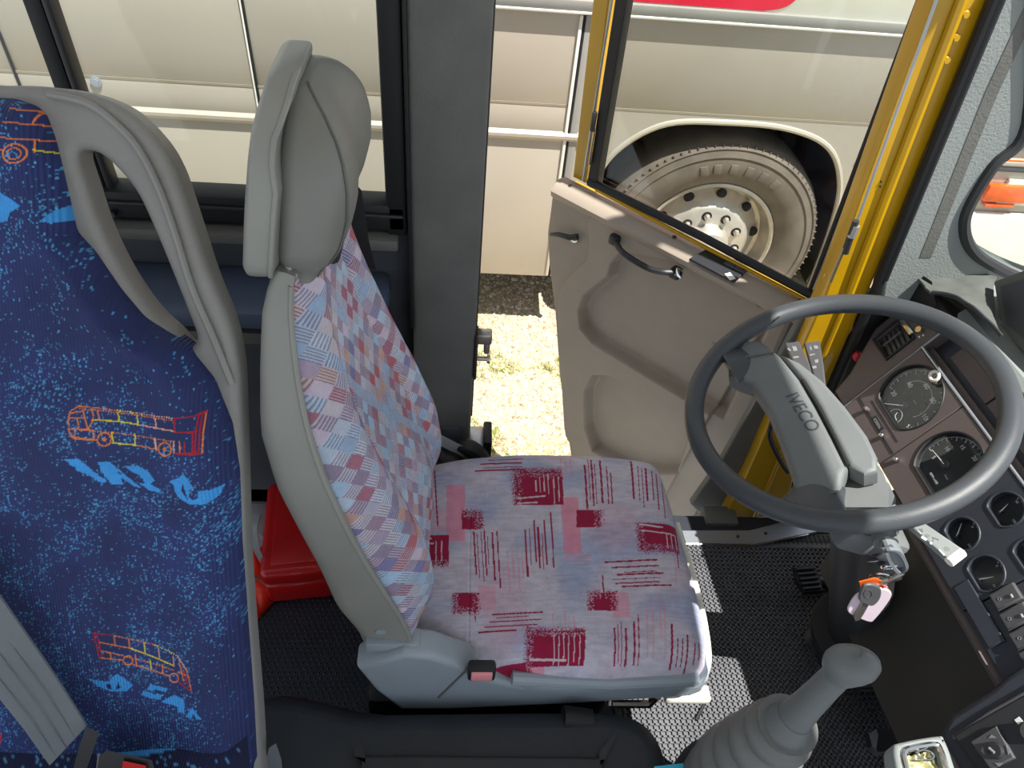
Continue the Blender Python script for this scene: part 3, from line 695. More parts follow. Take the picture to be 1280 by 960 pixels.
for x0, x1, y, w_ in ((610, 654, 577, 1.4), (600, 652, 583, 1.8), (593, 654, 592, 2), (604, 652, 588, 1),
                      (755, 821, 706, 2), (763, 822, 713, 1.8), (779, 820, 719, 1.2), (770, 828, 722, 2.2), (764, 824, 728, 1), (768, 823, 733, 1.6), (776, 838, 737, 2),
                      (615, 678, 771, 1.8), (620, 660, 775, 1), (612, 676, 780, 1.4), (606, 672, 786, 1.4), (598, 645, 792, 2)): hline(x0, x1, y, w_)
for x, a, b in ((634, 690, 742), (640, 688, 735), (647, 692, 745), (652, 690, 725), (700, 575, 600), (706, 576, 602), (712, 576, 598), (806, 760, 820), (813, 752, 822), (822, 746, 800), (828, 755, 822), (741, 735, 750), (748, 732, 752), (842, 690, 735), (690, 770, 795), (705, 770, 792), (716, 772, 790)): vline(x, a, b, 1.6, .06, pinkc, .55)
for y in (697, 700, 704): hline(706, 738, y, 1, 0, pinkc)
cush = grid_mesh('seat_cushion', np.stack([XX, YY, ZZ_], -1), m_fabpink, seat, col=np.clip(col, 0, 1), back=(0, 0, -.01))
# --- seat pan and side cover
pan_o = [(a + (a - .17) * .035, b + (b - .75) * .03) for a, b in out_c]
flat('seat_pan', [pan_o], Plane((0, 0, 0), (1, 0, 0), (0, 1, 0), (0, 0, 1)), .036, .010, m_bluegrey, seat, h=.348, res=3)
MB().tube(smooth_path([P(*q, z=.362) for q in ((846, 655), (860, 700), (873, 745), (882, 790), (885, 825), (878, 845), (862, 850))], 5), .0065, 10).done('front_edge_trim', m_white, seat)
PS = Plane((0, .535, 0), (1, 0, 0), (0, 0, 1), (0, -1, 0))
def ps(*q): return PS.uv(*q)
cov = flat('side_cover', [[ps(*q) for q in ((447, 822), (505, 803), (540, 806), (588, 822), (596, 832), (640, 842), (700, 849), (800, 847), (868, 842), (884, 832), (876, 852), (860, 858), (700, 868), (560, 874), (500, 874), (470, 850))]], PS, .05, .012, m_bluegrey, seat, h=-.005, res=3)
MB().tube([PS.px(548, 872, h=.021), PS.px(585, 836, h=.021)], .002, 6).done('cover_seam', m_char, cov)
text('embossed_text', 'IVECO', Plane(PS.o, (-1, 0, 0), (0, 0, 1), (0, -1, 0)), -PS.px(508, 843)[0], PS.px(508, 843)[2], .0195, .022, m_bluegrey, cov, ang=math.pi, depth=.0006)
text('embossed_text', 'SX', Plane(PS.o, (-1, 0, 0), (0, 0, 1), (0, -1, 0)), -PS.px(512, 853)[0], PS.px(512, 853)[2], .0195, .016, m_bluegrey, cov, ang=math.pi, depth=.0006)
MB().tube([PS.px(640, 847, h=.015), PS.px(760, 853, h=.015), PS.px(872, 848, h=.012)], .012, 10).done('cover_rail', m_bluegrey, seat)
MB().box(PS.px(858, 868, h=.0), (.085, .03, .02), .006).done('lever_cap', m_white, seat)
# belt buckle in the side cover
bk = PS.px(602, 838, h=.024)
b_ = MB().box(bk, (.045, .022, .040), .006).done('belt_buckle', m_black, seat)
MB().box(bk + (0, -.010, .004), (.034, .008, .025), .002).done('release_button', m_pink, b_)
# base, suspension and rails
MB().box((.14, .75, .25), (.50, .36, .15), .03).done('suspension_housing', m_blackp, seat)
MB().box((.08, .75, .10), (.46, .40, .20), .02).done('seat_base', m_black, seat)
for y in (.57, .93): MB().box((.09, y, .015), (.50, .03, .03), .004).done('floor_rail', m_blackp, seat)
for y in (.58, .92): MB().box((.15, y, .32), (.46, .02, .03), .004).done('slide_rail', m_black, seat)
MB().box((-.11, .60, .30), (.07, .05, .12), .01).done('adjuster_box', m_blackp, seat)
MB().tube([PS.px(765, 880, h=-.02), PS.px(812, 880, h=-.02), PS.px(822, 870, h=-.02)], .008, 8).done('slide_lever', m_brass, seat)
# --- backrest fabric
NE = [(362, 352, .63), (362, 400, .62), (370, 470, .59), (385, 540, .56), (410, 610, .545), (450, 690, .54), (500, 770, .54), (513, 800, .545)]
NEp = np.array([P(a, b, y=y) for a, b, y in NE])[::-1]                 # rising z
FS = [(435, 250, .86), (470, 330, .89), (500, 390, .92), (530, 440, .95), (550, 480, .965), (556, 520, .97), (546, 555, .97), (530, 590, .965), (515, 640, .955)]
FSp = np.array([P(a, b, y=y) for a, b, y in FS])[::-1]
print('NE', NEp.round(3).tolist()); print('FS', FSp.round(3).tolist())
zs = np.linspace(.455, 1.125, 560); K = 340
xe = interp(zs, NEp[:, 2], NEp[:, 0]); yn = interp(zs, NEp[:, 2], NEp[:, 1])
yf = interp(zs, [.3, .45, .6, .75, .9, 1.0, 1.19], [.95, .962, .97, .958, .925, .895, .86])
xfar = interp(zs, FSp[:, 2], FSp[:, 0])
def sm(a, k=41):
    ker = np.hanning(k); ker /= ker.sum(); return np.convolve(np.pad(a, k // 2, 'edge'), ker, 'valid')
xe, yn, yf, xfar = map(sm, (xe, yn, yf, xfar))
bol = np.clip(xfar - xe, .035, .15); bol = sm(bol)
s = np.sin(np.linspace(-1, 1, K) * math.pi / 2) * .55 + np.linspace(-1, 1, K) * .45
S = s[None]; Zg = np.repeat(zs[:, None], K, 1)
Yg = (yn + yf)[:, None] / 2 + (yf - yn)[:, None] / 2 * S
side = np.sqrt(np.clip(1 - np.abs(S) ** 5, 0, 1))
bump_ = .55 + .45 * np.exp(-((np.abs(S) - .72) / .22) ** 2)
lum = .018 * np.exp(-((Zg - .62) / .12) ** 2) * np.exp(-(S / .4) ** 2)
Xg = xe[:, None] + bol[:, None] * side * bump_ + lum - .0
Xg += -.004 * np.exp(-((np.abs(S) - .46) / .03) ** 2)
# rounded ends at top and bottom
ft = 1 - sstep(1.08, 1.125, Zg) * .6; fb = 1 - (1 - sstep(.455, .52, Zg)) * .6
Xg = xe[:, None] + (Xg - xe[:, None]) * ft * fb
Xg += .0012 * vnoise(Zg * 40 + 3, Yg * 40 + 3, 8)
# patchwork pattern
a_ = (Yg - CYc); b2 = Zg
ct, st_ = math.cos(.52), math.sin(.52)
arc = a_ + .35 * (b2 - .8)
gu = (a_ * ct + b2 * st_) / .017; gv = (-a_ * st_ + b2 * ct) / .022
iu, iv = np.floor(gu).astype(int), np.floor(gv).astype(int)
pal = np.array([L3(c) for c in ((160, 192, 218), (150, 176, 206), (186, 196, 212), (138, 122, 146), (168, 150, 172), (176, 84, 88), (160, 92, 110), (196, 152, 132), (116, 112, 160), (196, 188, 196), (176, 170, 190), (156, 128, 150), (176, 196, 214), (200, 184, 200))])
idx = (np.abs(iu * 7349 + iv * 9151 + iu * iv * 31) % 9973) % len(pal)
colb = pal[idx]
kind = np.abs(iu * 433 + iv * 877) % 5
fu = gu - iu; fv = gv - iv
stripe = np.where(kind < 2, np.sin((gv * 5.0) * 2 * math.pi), np.where(kind == 2, np.sin(gu * 5.0 * 2 * math.pi), 0))
dark = L3((96, 84, 110)); lite = L3((214, 212, 222))
m1 = (stripe > .35)[..., None] * .7; m2 = (stripe < -.35)[..., None] * .5
colb = colb * (1 - m1) + dark * m1; colb = colb * (1 - m2) + lite * m2
big = vnoise(gu / 4 + 9, gv / 4 + 9, 17)[..., None]
colb = colb * (.88 + .3 * big)
colb = colb * .86 + L3((176, 172, 192)) * .14
colb *= 1 + .16 * (rng.random(colb.shape[:2])[..., None] - .5)
grid_mesh('backrest_cushion', np.stack([Xg, Yg, Zg], -1), m_fabpatch, seat, col=np.clip(colb.reshape(-1, 3), 0, 1), back=(-.004, .004, 0), flip=True)
# --- backrest shell (loft of rounded sections)
zr = np.concatenate([np.linspace(.40, .47, 3), np.linspace(.5, 1.122, 24)])
xb_pts = np.array([P(a, b, y=.57) for a, b in ((362, 345), (322, 395), (313, 430), (316, 470), (326, 540), (350, 600), (400, 690), (422, 740), (448, 775), (462, 808))])[::-1]
xb = interp(zr, xb_pts[:, 2], xb_pts[:, 0]); xfr = interp(zr, NEp[:, 2], NEp[:, 0]) + .004
yn_ = interp(zr, NEp[:, 2], NEp[:, 1]) - .009; yf_ = interp(zr, zs, yf) + .006
rings = []
for k, z in enumerate(zr):
    x0_, x1_, a, b = xb[k], max(xfr[k], xb[k] + .02), yn_[k], yf_[k]
    w_ = x1_ - x0_; r_ = min(.03, w_ * .45)
    ring = [(x1_, a, z)] + [(x0_ + r_ - r_ * math.sin(t), a + .006 + r_ * .6 - r_ * .6 * math.cos(t), z) for t in np.linspace(0, math.pi / 2, 6)] + \
           [(x0_ + r_ - r_ * math.cos(t), b - .006 - r_ * .6 + r_ * .6 * math.sin(t), z) for t in np.linspace(0, math.pi / 2, 6)] + [(x1_, b, z)]
    rings.append(ring)
sh = MB(); sh.raw(*loft_vf(rings)); shl = sh.done('backrest_shell', m_shell, seat, ang=50)
MB().tube(smooth_path([(x + .003, y - .007, z) for x, y, z in NEp[:, :]], 5), .0035, 8).done('shell_piping', m_shell, shl)
for q in ((461, 758), (476, 789)):
    p = P(*q, y=.538); MB().cyl(p + (0, .004, 0), p + (0, -.002, 0), .008, n=20).done('screw_cap', m_bluegrey, shl)
p = P(492, 800, y=.545); MB().box(p, (.085, .03, .028), .004).done('shell_foot', m_bluegrey, shl)
# --- headrest shell and pad
PH = Plane((0, .74, 0), (1, 0, 0), (0, 0, 1), (0, -1, 0))
def ph(px, py, y=.62): 
    p = P(px, py, y=y); return (p[0], p[2])
def half(z, w, zt, z0=1.165): return w * math.sqrt(max(0, 1 - max(0, (z - z0) / (zt - z0)) ** 2.4))
def super_ring(z, xb0, xf, hw, yc, p=.5, dish=0, n=44):
    r_ = []
    for t in np.linspace(0, 2 * math.pi, n, endpoint=False):
        c_, s_ = math.cos(t), math.sin(t)
        xx = (xb0 + xf) / 2 + (xf - xb0) / 2 * np.sign(c_) * abs(c_) ** p; yy = yc + hw * np.sign(s_) * abs(s_) ** p
        if c_ > 0: xx -= dish * math.exp(-((yy - yc) / .055) ** 2)
        r_.append((xx, yy, z))
    return r_
zt = 1.300
rings = [super_ring(1.116, -.222, -.192, .100, .74), super_ring(1.119, -.228, -.187, .118, .74)]
for z in list(np.linspace(1.13, 1.27, 14)) + [1.28, 1.288, 1.294, 1.298, zt]:
    xb0 = interp(z, [1.12, 1.19, 1.262, 1.294, zt], [-.228, -.214, -.200, -.188, -.178]); xf = interp(z, [1.12, 1.217, 1.242, 1.264, 1.281, zt], [-.187, -.168, -.172, -.169, -.161, -.156])
    rings.append(super_ring(z, xb0, xf, max(.02, half(z, .126, zt + .004)), .742, .42))
hs = MB().raw(*loft_vf(rings)).done('headrest_shell', m_shell, seat, ang=60)
edge = [min(r_, key=lambda q: (q[1] - q[0] * 1.2)) for r_ in rings[1:-1]]
MB().tube([np.array(p) + (.001, -.0005, 0) for p in edge], .0028, 8).done('shell_piping', m_shell, hs)
zp = 1.286
rings = [super_ring(1.098, -.185, -.165, .07, .74), super_ring(1.102, -.19, -.150, .105, .74)]
for z in list(np.linspace(1.112, 1.26, 18)) + [1.268, 1.275, 1.280, 1.284, zp]:
    xf = interp(z, [1.10, 1.12, 1.15, 1.18, 1.21, 1.235, 1.25, 1.27, zp], [-.150, -.130, -.113, -.104, -.102, -.106, -.112, -.126, -.142]); xb0 = interp(z, [1.1, 1.22, zp], [-.203, -.190, -.172])
    rings.append(super_ring(z, xb0, xf, max(.02, half(z, .120, zp + .004) * (1 - .14 * max(0, (1.14 - z) / .03))), .742, .62, .010))
hpad = MB().raw(*loft_vf(rings)).done('headrest_pad', m_vinyl, seat, ang=70)
seam = [r_[38] for r_ in rings[1:]]
MB().tube([np.array(p) + (.0008, -.0008, 0) for p in seam], .0014, 6).done('pad_seam', m_char, hpad)
MB().box((-.155, .74, 1.10), (.03, .06, .06), .008).done('headrest_neck', m_blackp, seat)
# belt guide behind the headrest and belt anchor by the pillar
MB().raw(*loft_vf([[P(a, b, y=.93), P(c, d, y=.93), P(c, d, y=.95), P(a, b, y=.95)] for a, b, c, d in ((428, 222, 440, 224), (432, 236, 452, 238), (440, 290, 461, 300), (452, 330, 470, 338))])).done('belt_guide', m_black, seat)
ba = thing('seat_belt_anchor', 'black seat belt reel cover with grey strap between seat and pillar', 'belt', P(575, 570, y=1.05))
MB().raw(*loft_vf([[P(a, b, y=1.03), P(c, d, y=1.03), P(c, d, y=1.035), P(a, b, y=1.035)] for a, b, c, d in ((545, 540, 540, 552), (560, 548, 556, 560), (584, 560, 578, 572))])).done('strap', m_web, ba)
an = smooth_path([P(*q, y=1.04) for q in ((572, 556), (590, 562), (603, 580), (598, 600))], 4)
MB().tube(an, [.012 + .010 * math.sin(math.pi * k / (len(an) - 1)) for k in range(len(an))], 10).done('belt_guide_horn', m_black, ba)
MB().sphere(P(548, 582, y=1.02), .055, 18, 12, (1.1, .8, .8)).done('reel_cover', m_black, ba)
MB().tube([P(545, 565, y=.99), P(560, 585, y=.98)], .012, 8).done('reel_bracket', m_blackp, ba)

# ================================================================== BLUE SEAT
KS = .5
nB = _n((0, -1, KS)); vB = _n((0, KS, 1)); PB = Plane((0, .40, .62), (1, 0, 0), vB, nB)
def pb(px, py, h=0): return PB.uv(px, py, h)
blue = thing('folding_guide_seat', 'dark blue patterned seat with grey shell and side handle, facing the aisle', 'seat', (-.47, .45, .0))
cxb = -.475
SHX = 6
outer = [(0, 106), (45, 107), (100, 115), (150, 135), (190, 172), (215, 212), (236, 272), (260, 345), (285, 408), (296, 462), (299, 520), (302, 600), (305, 700), (312, 800), (321, 905), (326, 990)]
opx = smooth_path([(*pb(*q), 0) for q in outer], 5)[:, :2]
lx = 2 * cxb - opx[:, 0]
shell_o = [tuple(q) for q in opx] + [(a, b) for a, b in zip(lx[::-1], opx[::-1, 1])][:-1]
hole_b = smooth_path([(*pb(*q), 0) for q in ((93, 192), (118, 192), (145, 215), (168, 245), (190, 292), (210, 340), (232, 395), (242, 425), (232, 438), (215, 420), (185, 392), (152, 345), (124, 290), (105, 235))], 4, True)[:, :2]
bs = flat('seat_back_shell', [shell_o, hole_b], PB, .044, .011, m_bshell, blue, h=-.026, res=4)
MB().tube([PB.w(a, b, .0) for a, b in smooth_path([(*pb(*q), 0) for q in ((60, 118), (110, 130), (150, 160), (175, 190), (198, 235), (218, 290), (240, 360), (268, 425), (290, 480))], 5)[:, :2]], .004, 8).done('handle_edge', m_bshell, bs)
# upholstered face
ffo = [(0, 122), (36, 126), (56, 142), (68, 175), (78, 215), (95, 290), (118, 315), (150, 362), (180, 398), (238, 438), (268, 475), (290, 530), (298, 590), (301, 680), (309, 790), (316, 880), (320, 950)]
fe = np.array([pb(*q, h=.0) for q in ffo]); fe = fe[np.argsort(fe[:, 1])]
R_, Cn = 720, 380
vz = np.linspace(fe[0, 1], fe[-1, 1], R_)
xr_ = sm(interp(vz, fe[:, 1], fe[:, 0]), 15)
topr = np.sqrt(np.clip(1 - sstep(vz.max() - .10, vz.max(), vz) ** 1.5 * .6, .0, 1))
xl_ = 2 * cxb - xr_
tq = np.linspace(0, 1, Cn); tq = .6 * tq + .4 * (1 - np.cos(math.pi * tq)) / 2
Uu = xl_[:, None] + (xr_ - xl_)[:, None] * tq[None]; Vv = np.repeat(vz[:, None], Cn, 1)
dE = np.minimum(Uu - xl_[:, None], xr_[:, None] - Uu); dT = vz.max() - Vv
puff = .045 * np.sqrt(np.clip(1 - (1 - np.clip(np.minimum(dE, dT) / .035, 0, 1)) ** 2, 0, 1))
lowr = 1 - sstep(fe[0, 1], fe[0, 1] + .10, Vv)
wid = (xr_ - xl_)[:, None] / 2; sn = (Uu - cxb) / wid
puff += .008 * np.exp(-((np.abs(sn) - .82) / .16) ** 2) * sstep(.02, .25, vz.max() - Vv) * np.clip(dE / .02, 0, 1)
puff += .012 * np.exp(-((Vv - .36) / .10) ** 2) * np.exp(-(sn / .7) ** 2) - .004 * np.exp(-((Vv - .42 - .03 * sn) / .012) ** 2) * (np.abs(sn) < .8)
puff += .0015 * vnoise(Uu * 30 + 9, Vv * 30 + 9, 22)
Gb = PB.o + Uu[..., None] * PB.u + Vv[..., None] * PB.v + (puff - .008)[..., None] * PB.n
# print of the fabric, in the flat coordinates of the backrest (mm-like units scaled from its face)
p_h = PB.o + Uu[..., None] * PB.u + Vv[..., None] * PB.v + .038 * PB.n
bx, by = proj(p_h.reshape(-1, 3))
cb_ = np.repeat(L3((38, 50, 104))[None], bx.size, 0)
nn1 = vnoise(bx / 45 + 8, by / 45 + 8, 31); nn2 = vnoise(bx / 18 + 8, by / 18 + 8, 32)
cb_ *= (.82 + .4 * nn1)[:, None]
dens = np.clip(.02 + .42 * np.clip(nn1 * .6 + nn2 * .6 - .46, 0, 1) * .8, 0, .3)
cellx, celly = np.floor(Uu.ravel() / .0014).astype(int), np.floor(Vv.ravel() / .0014).astype(int)
hsh = ((cellx * 73856093) ^ (celly * 19349663)) % 100003 / 100003.
hs2 = ((cellx * 83492791) ^ (celly * 2971215073 % 1000003)) % 10007 / 10007.
spk = hsh < dens
scol = L3((78, 160, 214)) * (.5 + .7 * hs2)[:, None]
cb_ = np.where(spk[:, None], scol, cb_)
cyan = L3((62, 156, 232))
def poly_paint(pts, c, sc=1, ox=0, oy=0):
    global cb_
    pp = [(ox + a / sc, oy + b / sc) for a, b in pts]
    x0 = min(p[0] for p in pp) - 2; x1 = max(p[0] for p in pp) + 2; y0 = min(p[1] for p in pp) - 2; y1 = max(p[1] for p in pp) + 2
    k = np.where((bx > x0) & (bx < x1) & (by > y0) & (by < y1))[0]
    k = k[inpoly(bx[k], by[k], pp)]; cb_[k] = c * (.9 + .2 * rng.random(len(k)))[:, None]
def seg_paint(a, b, c, w_=1.5, sc=1, ox=0, oy=0, dash=0):
    a = (ox + a[0] / sc, oy + a[1] / sc); b = (ox + b[0] / sc, oy + b[1] / sc)
    k = np.where((bx > min(a[0], b[0]) - 3) & (bx < max(a[0], b[0]) + 3) & (by > min(a[1], b[1]) - 3) & (by < max(a[1], b[1]) + 3))[0]
    if not len(k): return
    d, t = segdist(bx[k], by[k], a, b); L_ = math.hypot(a[0] - b[0], a[1] - b[1])
    m = d < w_ / 2
    if dash: m &= ((t * L_ / 3.2) % 1) < .6
    cb_[k[m]] = c
def ring_paint(cx_, cy_, r_, c, w_, sc, ox, oy):
    cx_, cy_, r_ = ox + cx_ / sc, oy + cy_ / sc, r_ / sc
    k = np.where((np.abs(bx - cx_) < r_ + 3) & (np.abs(by - cy_) < r_ + 3))[0]; d = np.abs(np.hypot(bx[k] - cx_, by[k] - cy_) - r_); cb_[k[d < w_ / 2]] = c
og, yl, rd_, pk = L3((236, 130, 60)), L3((232, 214, 40)), L3((190, 22, 30)), L3((232, 170, 150))
A = dict(sc=4.923, ox=60, oy=480)
for a, b, c, dsh in (((215, 120), (440, 150), og, 1), ((440, 150), (560, 165), yl, 1), ((560, 165), (800, 190), pk, 1), ((215, 135), (800, 205), og, 1), ((215, 120), (160, 150), og, 0), ((160, 150), (150, 215), og, 0), ((150, 215), (162, 285), og, 0), ((162, 285), (190, 315), og, 0), ((190, 315), (320, 330), og, 0),
    ((410, 348), (560, 362), yl, 0), ((560, 362), (700, 385), og, 0), ((790, 400), (950, 418), rd_, 0), ((955, 190), (958, 415), og, 0), ((800, 188), (955, 192), rd_, 0), ((290, 205), (440, 215), yl, 0), ((440, 215), (570, 235), yl, 0), ((570, 235), (800, 268), pk, 0), ((165, 255), (800, 332), og, 1),
    ((445, 165), (455, 215), yl, 0), ((565, 180), (572, 235), yl, 0), ((680, 195), (686, 245), pk, 0), ((800, 190), (800, 270), rd_, 0), ((800, 275), (920, 282), rd_, 0), ((922, 190), (920, 410), rd_, 0), ((940, 190), (940, 412), rd_, 0), ((410, 280), (418, 345), yl, 0), ((550, 295), (556, 360), yl, 0), ((675, 315), (685, 380), pk, 0), ((795, 332), (797, 400), pk, 0),
    ((240, 140), (265, 262), og, 0), ((265, 262), (300, 208), og, 0), ((290, 140), (302, 205), og, 0), ((325, 145), (333, 205), og, 0), ((160, 190), (245, 192), og, 0), ((205, 195), (212, 250), og, 0), ((155, 258), (300, 265), og, 0), ((185, 260), (195, 312), og, 0), ((295, 265), (305, 330), og, 0), ((165, 160), (240, 150), og, 0), ((830, 330), (835, 395), og, 0), ((860, 335), (862, 398), rd_, 0), ((160, 300), (300, 325), og, 0), ((905, 285), (908, 405), rd_, 0), ((820, 400), (930, 405), rd_, 0)):
    seg_paint(a, b, c, 1.5, dash=dsh, **A)
for q in ((365, 325), (740, 380)): ring_paint(*q, 40, og, 1.7, 4.923, 60, 480); ring_paint(*q, 8, og, 2, 4.923, 60, 480)
for pg in ([(120, 440), (215, 443), (300, 520), (382, 587), (345, 592), (270, 545), (235, 528), (200, 512), (190, 490), (160, 478), (150, 460)],
           [(325, 460), (400, 465), (500, 555), (588, 627), (545, 618), (462, 562), (478, 606), (405, 602), (345, 520)],
           [(487, 490), (570, 488), (640, 530), (672, 578), (645, 600), (690, 625), (720, 655), (640, 640), (560, 592), (610, 600), (600, 575), (570, 545), (520, 520)],
           [(762, 578), (800, 560), (860, 535), (880, 560), (915, 615), (890, 625), (885, 670), (905, 690), (940, 680), (940, 638), (1068, 650), (1045, 700), (980, 725), (890, 715), (830, 680), (800, 640), (795, 595)]): poly_paint(pg, cyan, **A)
poly_paint([(455, 545), (440, 520), (470, 540)], L3((24, 34, 84)), **A); poly_paint([(850, 590), (840, 630), (880, 690), (865, 640)], L3((24, 34, 84)), **A)
B = dict(sc=3.2, ox=0, oy=660)
for a, b, c, dsh in (((370, 420), (460, 432), rd_, 1), ((460, 432), (620, 468), og, 1), ((620, 468), (715, 505), yl, 1), ((715, 505), (755, 560), pk, 0), ((755, 560), (772, 640), og, 0), ((375, 425), (398, 520), rd_, 0), ((388, 430), (410, 520), rd_, 0), ((398, 520), (495, 530), og, 0), ((530, 545), (680, 588), og, 0), ((712, 605), (770, 640), rd_, 0),
    ((400, 458), (520, 482), og, 0), ((520, 482), (700, 545), yl, 0), ((405, 492), (700, 562), og, 1), ((455, 432), (460, 470), og, 0), ((515, 447), (520, 482), og, 0), ((575, 460), (580, 498), yl, 0), ((635, 480), (640, 518), pk, 0), ((695, 510), (700, 545), pk, 0), ((722, 530), (740, 602), og, 0), ((740, 555), (755, 610), rd_, 0), ((540, 510), (545, 545), og, 0), ((600, 530), (605, 562), yl, 0), ((650, 545), (652, 575), og, 0), ((440, 500), (445, 525), og, 0), ((720, 570), (760, 580), og, 0)):
    seg_paint(a, b, c, 1.4, dash=dsh, **B)
for q in ((512, 530), (700, 593)): ring_paint(*q, 18, og, 1.5, 3.2, 0, 660)
for pg in ([(358, 605), (435, 617), (445, 598), (468, 585), (500, 605), (532, 630), (505, 655), (440, 655), (385, 632)], [(600, 625), (672, 640), (665, 655), (618, 646), (612, 655), (648, 668), (642, 686), (600, 682), (562, 668), (575, 653), (622, 668), (624, 660), (588, 648)],
           [(700, 662), (742, 678), (742, 737), (715, 726), (713, 712), (690, 704), (670, 702), (643, 695)], [(775, 705), (809, 742), (795, 752), (782, 730), (765, 752), (748, 742)]): poly_paint(pg, cyan, **B)
poly_paint([(420, 630), (438, 622), (448, 645), (432, 645)], L3((24, 34, 84)), **B); poly_paint([(470, 615), (482, 640), (460, 650), (468, 630)], L3((24, 34, 84)), **B)
# cut-off motifs at the edges of the cover
D_ = dict(sc=3.2, ox=0, oy=0)
for a, b, c in (((0, 430), (90, 445), og), ((0, 485), (175, 512), og), ((0, 550), (180, 570), og), ((85, 450), (82, 490), og), ((100, 560), (105, 610), og), ((100, 600), (195, 632), yl), ((0, 600), (10, 600), og), ((300, 915), (400, 900), og), ((320, 925), (410, 940), rd_), ((375, 905), (385, 960), yl), ((335, 1020), (430, 975), rd_), ((380, 1060), (440, 1050), og), ((378, 1090), (400, 1130), og), ((400, 1130), (440, 1120), og)):
    seg_paint(a, b, c, 1.6, **D_)
ring_paint(48, 615, 38, og, 2, 3.2, 0, 0); ring_paint(48, 615, 22, og, 1.4, 3.2, 0, 0); ring_paint(450, 1095, 28, og, 1.8, 3.2, 0, 0)
poly_paint([(245, 770), (262, 840), (272, 885), (225, 902), (145, 892), (175, 850), (215, 830), (195, 815)], cyan, **D_)
poly_paint([(0, 770), (50, 800), (82, 825), (40, 850), (30, 885), (0, 890)], cyan, **D_)
poly_paint([(455, 1225), (500, 1225), (508, 1232), (470, 1236)], cyan, **D_); poly_paint([(555, 1235), (580, 1255), (562, 1268)], cyan, **D_)
for a, b in (((305, 620), (299, 650)), ((299, 650), (308, 665)), ((300, 672), (306, 660)), ((303, 640), (307, 655))): seg_paint(a, b, og, 2)
poly_paint([(299, 712), (307, 700), (309, 716), (303, 722)], cyan); poly_paint([(0, 915), (3, 922), (0, 932)], rd_)
grid_mesh('seat_back_cover', Gb, m_fabblue, blue, col=np.clip(cb_, 0, 1), back=-.02 * PB.n)
# seat base part just in view at the bottom edge
sb = []
a0 = PB.w(cxb, fe[0, 1], 0)
ub, vb_ = np.meshgrid(np.linspace(-.22, .22, 160), np.linspace(0, .34, 110), indexing='ij')
hz = .035 * np.sqrt(np.clip(1 - (np.abs(ub) / .222) ** 6, 0, 1)) - .06 * np.clip(vb_ / .34 - .8, 0, 1)
Gs = np.stack([cxb + ub, .375 - vb_, .545 + hz + .02 * np.abs(ub / .2) ** 2], -1)
cs = np.repeat(L3((20, 28, 66))[None], ub.size, 0); spk = rng.random(ub.size) < .05; cs[spk] = scol[0] * .8 + .05
cs[(inpoly(ub.ravel(), vb_.ravel(), [(.03, .02), (.12, .015), (.14, .035), (.05, .05)]))] = cyan
grid_mesh('seat_cushion', Gs, m_fabblue, blue, col=cs, back=(0, 0, -.07))
MB().box((cxb, .23, .44), (.42, .34, .05), .02).done('seat_pan', m_bshell, blue)
MB().box((cxb, .25, .22), (.10, .16, .44), .01).done('pedestal', m_black, blue)
MB().box((cxb, .25, .01), (.18, .28, .02), .006).done('base_plate', m_black, blue)
# lap belt strap and buckle
PZb = lambda x, y, h: PB.px(x, y, h)
L_in = [(0, 747), (35, 797), (70, 848), (108, 908)]; L_out = [(-60, 790), (-10, 862), (30, 912), (62, 957)]
def beltring(q0, q1, h):
    a, b = PB.px(*q0, h), PB.px(*q1, h); n_ = PB.n * .003; return [a, a + (b - a) * .25 + n_ * .3, a + (b - a) * .5, a + (b - a) * .75 + n_ * .3, b, b - n_, a - n_]
rg = [beltring(a, b, h) for a, b, h in zip([(-60, 665)] + L_in, [(-130, 700)] + L_out, (.08, .078, .074, .072, .075))]
sb_ = MB(); sb_.raw(*loft_vf(rg)); sbo = sb_.done('seat_belt', m_belt, blue)
for k in (.3, .55, .8): MB().tube([PB.px(L_in[i][0] * (1 - k) + L_out[i][0] * k, L_in[i][1] * (1 - k) + L_out[i][1] * k, .0755) for i in range(4)], .0006, 5).done('belt_rib', m_belt, sbo)
bt = MB(); bt.raw(*loft_vf([[PB.px(a, b, h) for a, b in ((108, 908), (124, 916), (106, 968), (88, 972), (100, 930))] for h in (.070, .086)])).done('belt_tongue', m_blackp, sbo)
b2_ = MB(); b2_.raw(*loft_vf([[PB.px(a, b, h) for a, b in ((134, 938), (190, 950), (200, 985), (118, 985), (124, 945))] for h in (.065, .09)])); bo = b2_.done('buckle', m_blackp, sbo)
MB().raw(*loft_vf([[PB.px(a, b, h) for a, b in ((154, 951), (182, 957), (186, 975), (150, 972))] for h in (.088, .094)])).done('release_button', m_firstaid, bo)
MB().raw(*loft_vf([[PB.px(a, b, h) for a, b in ((122, 943), (132, 940), (128, 962), (120, 962))] for h in (.075, .080)])).done('tongue_blade', m_brass, bo)

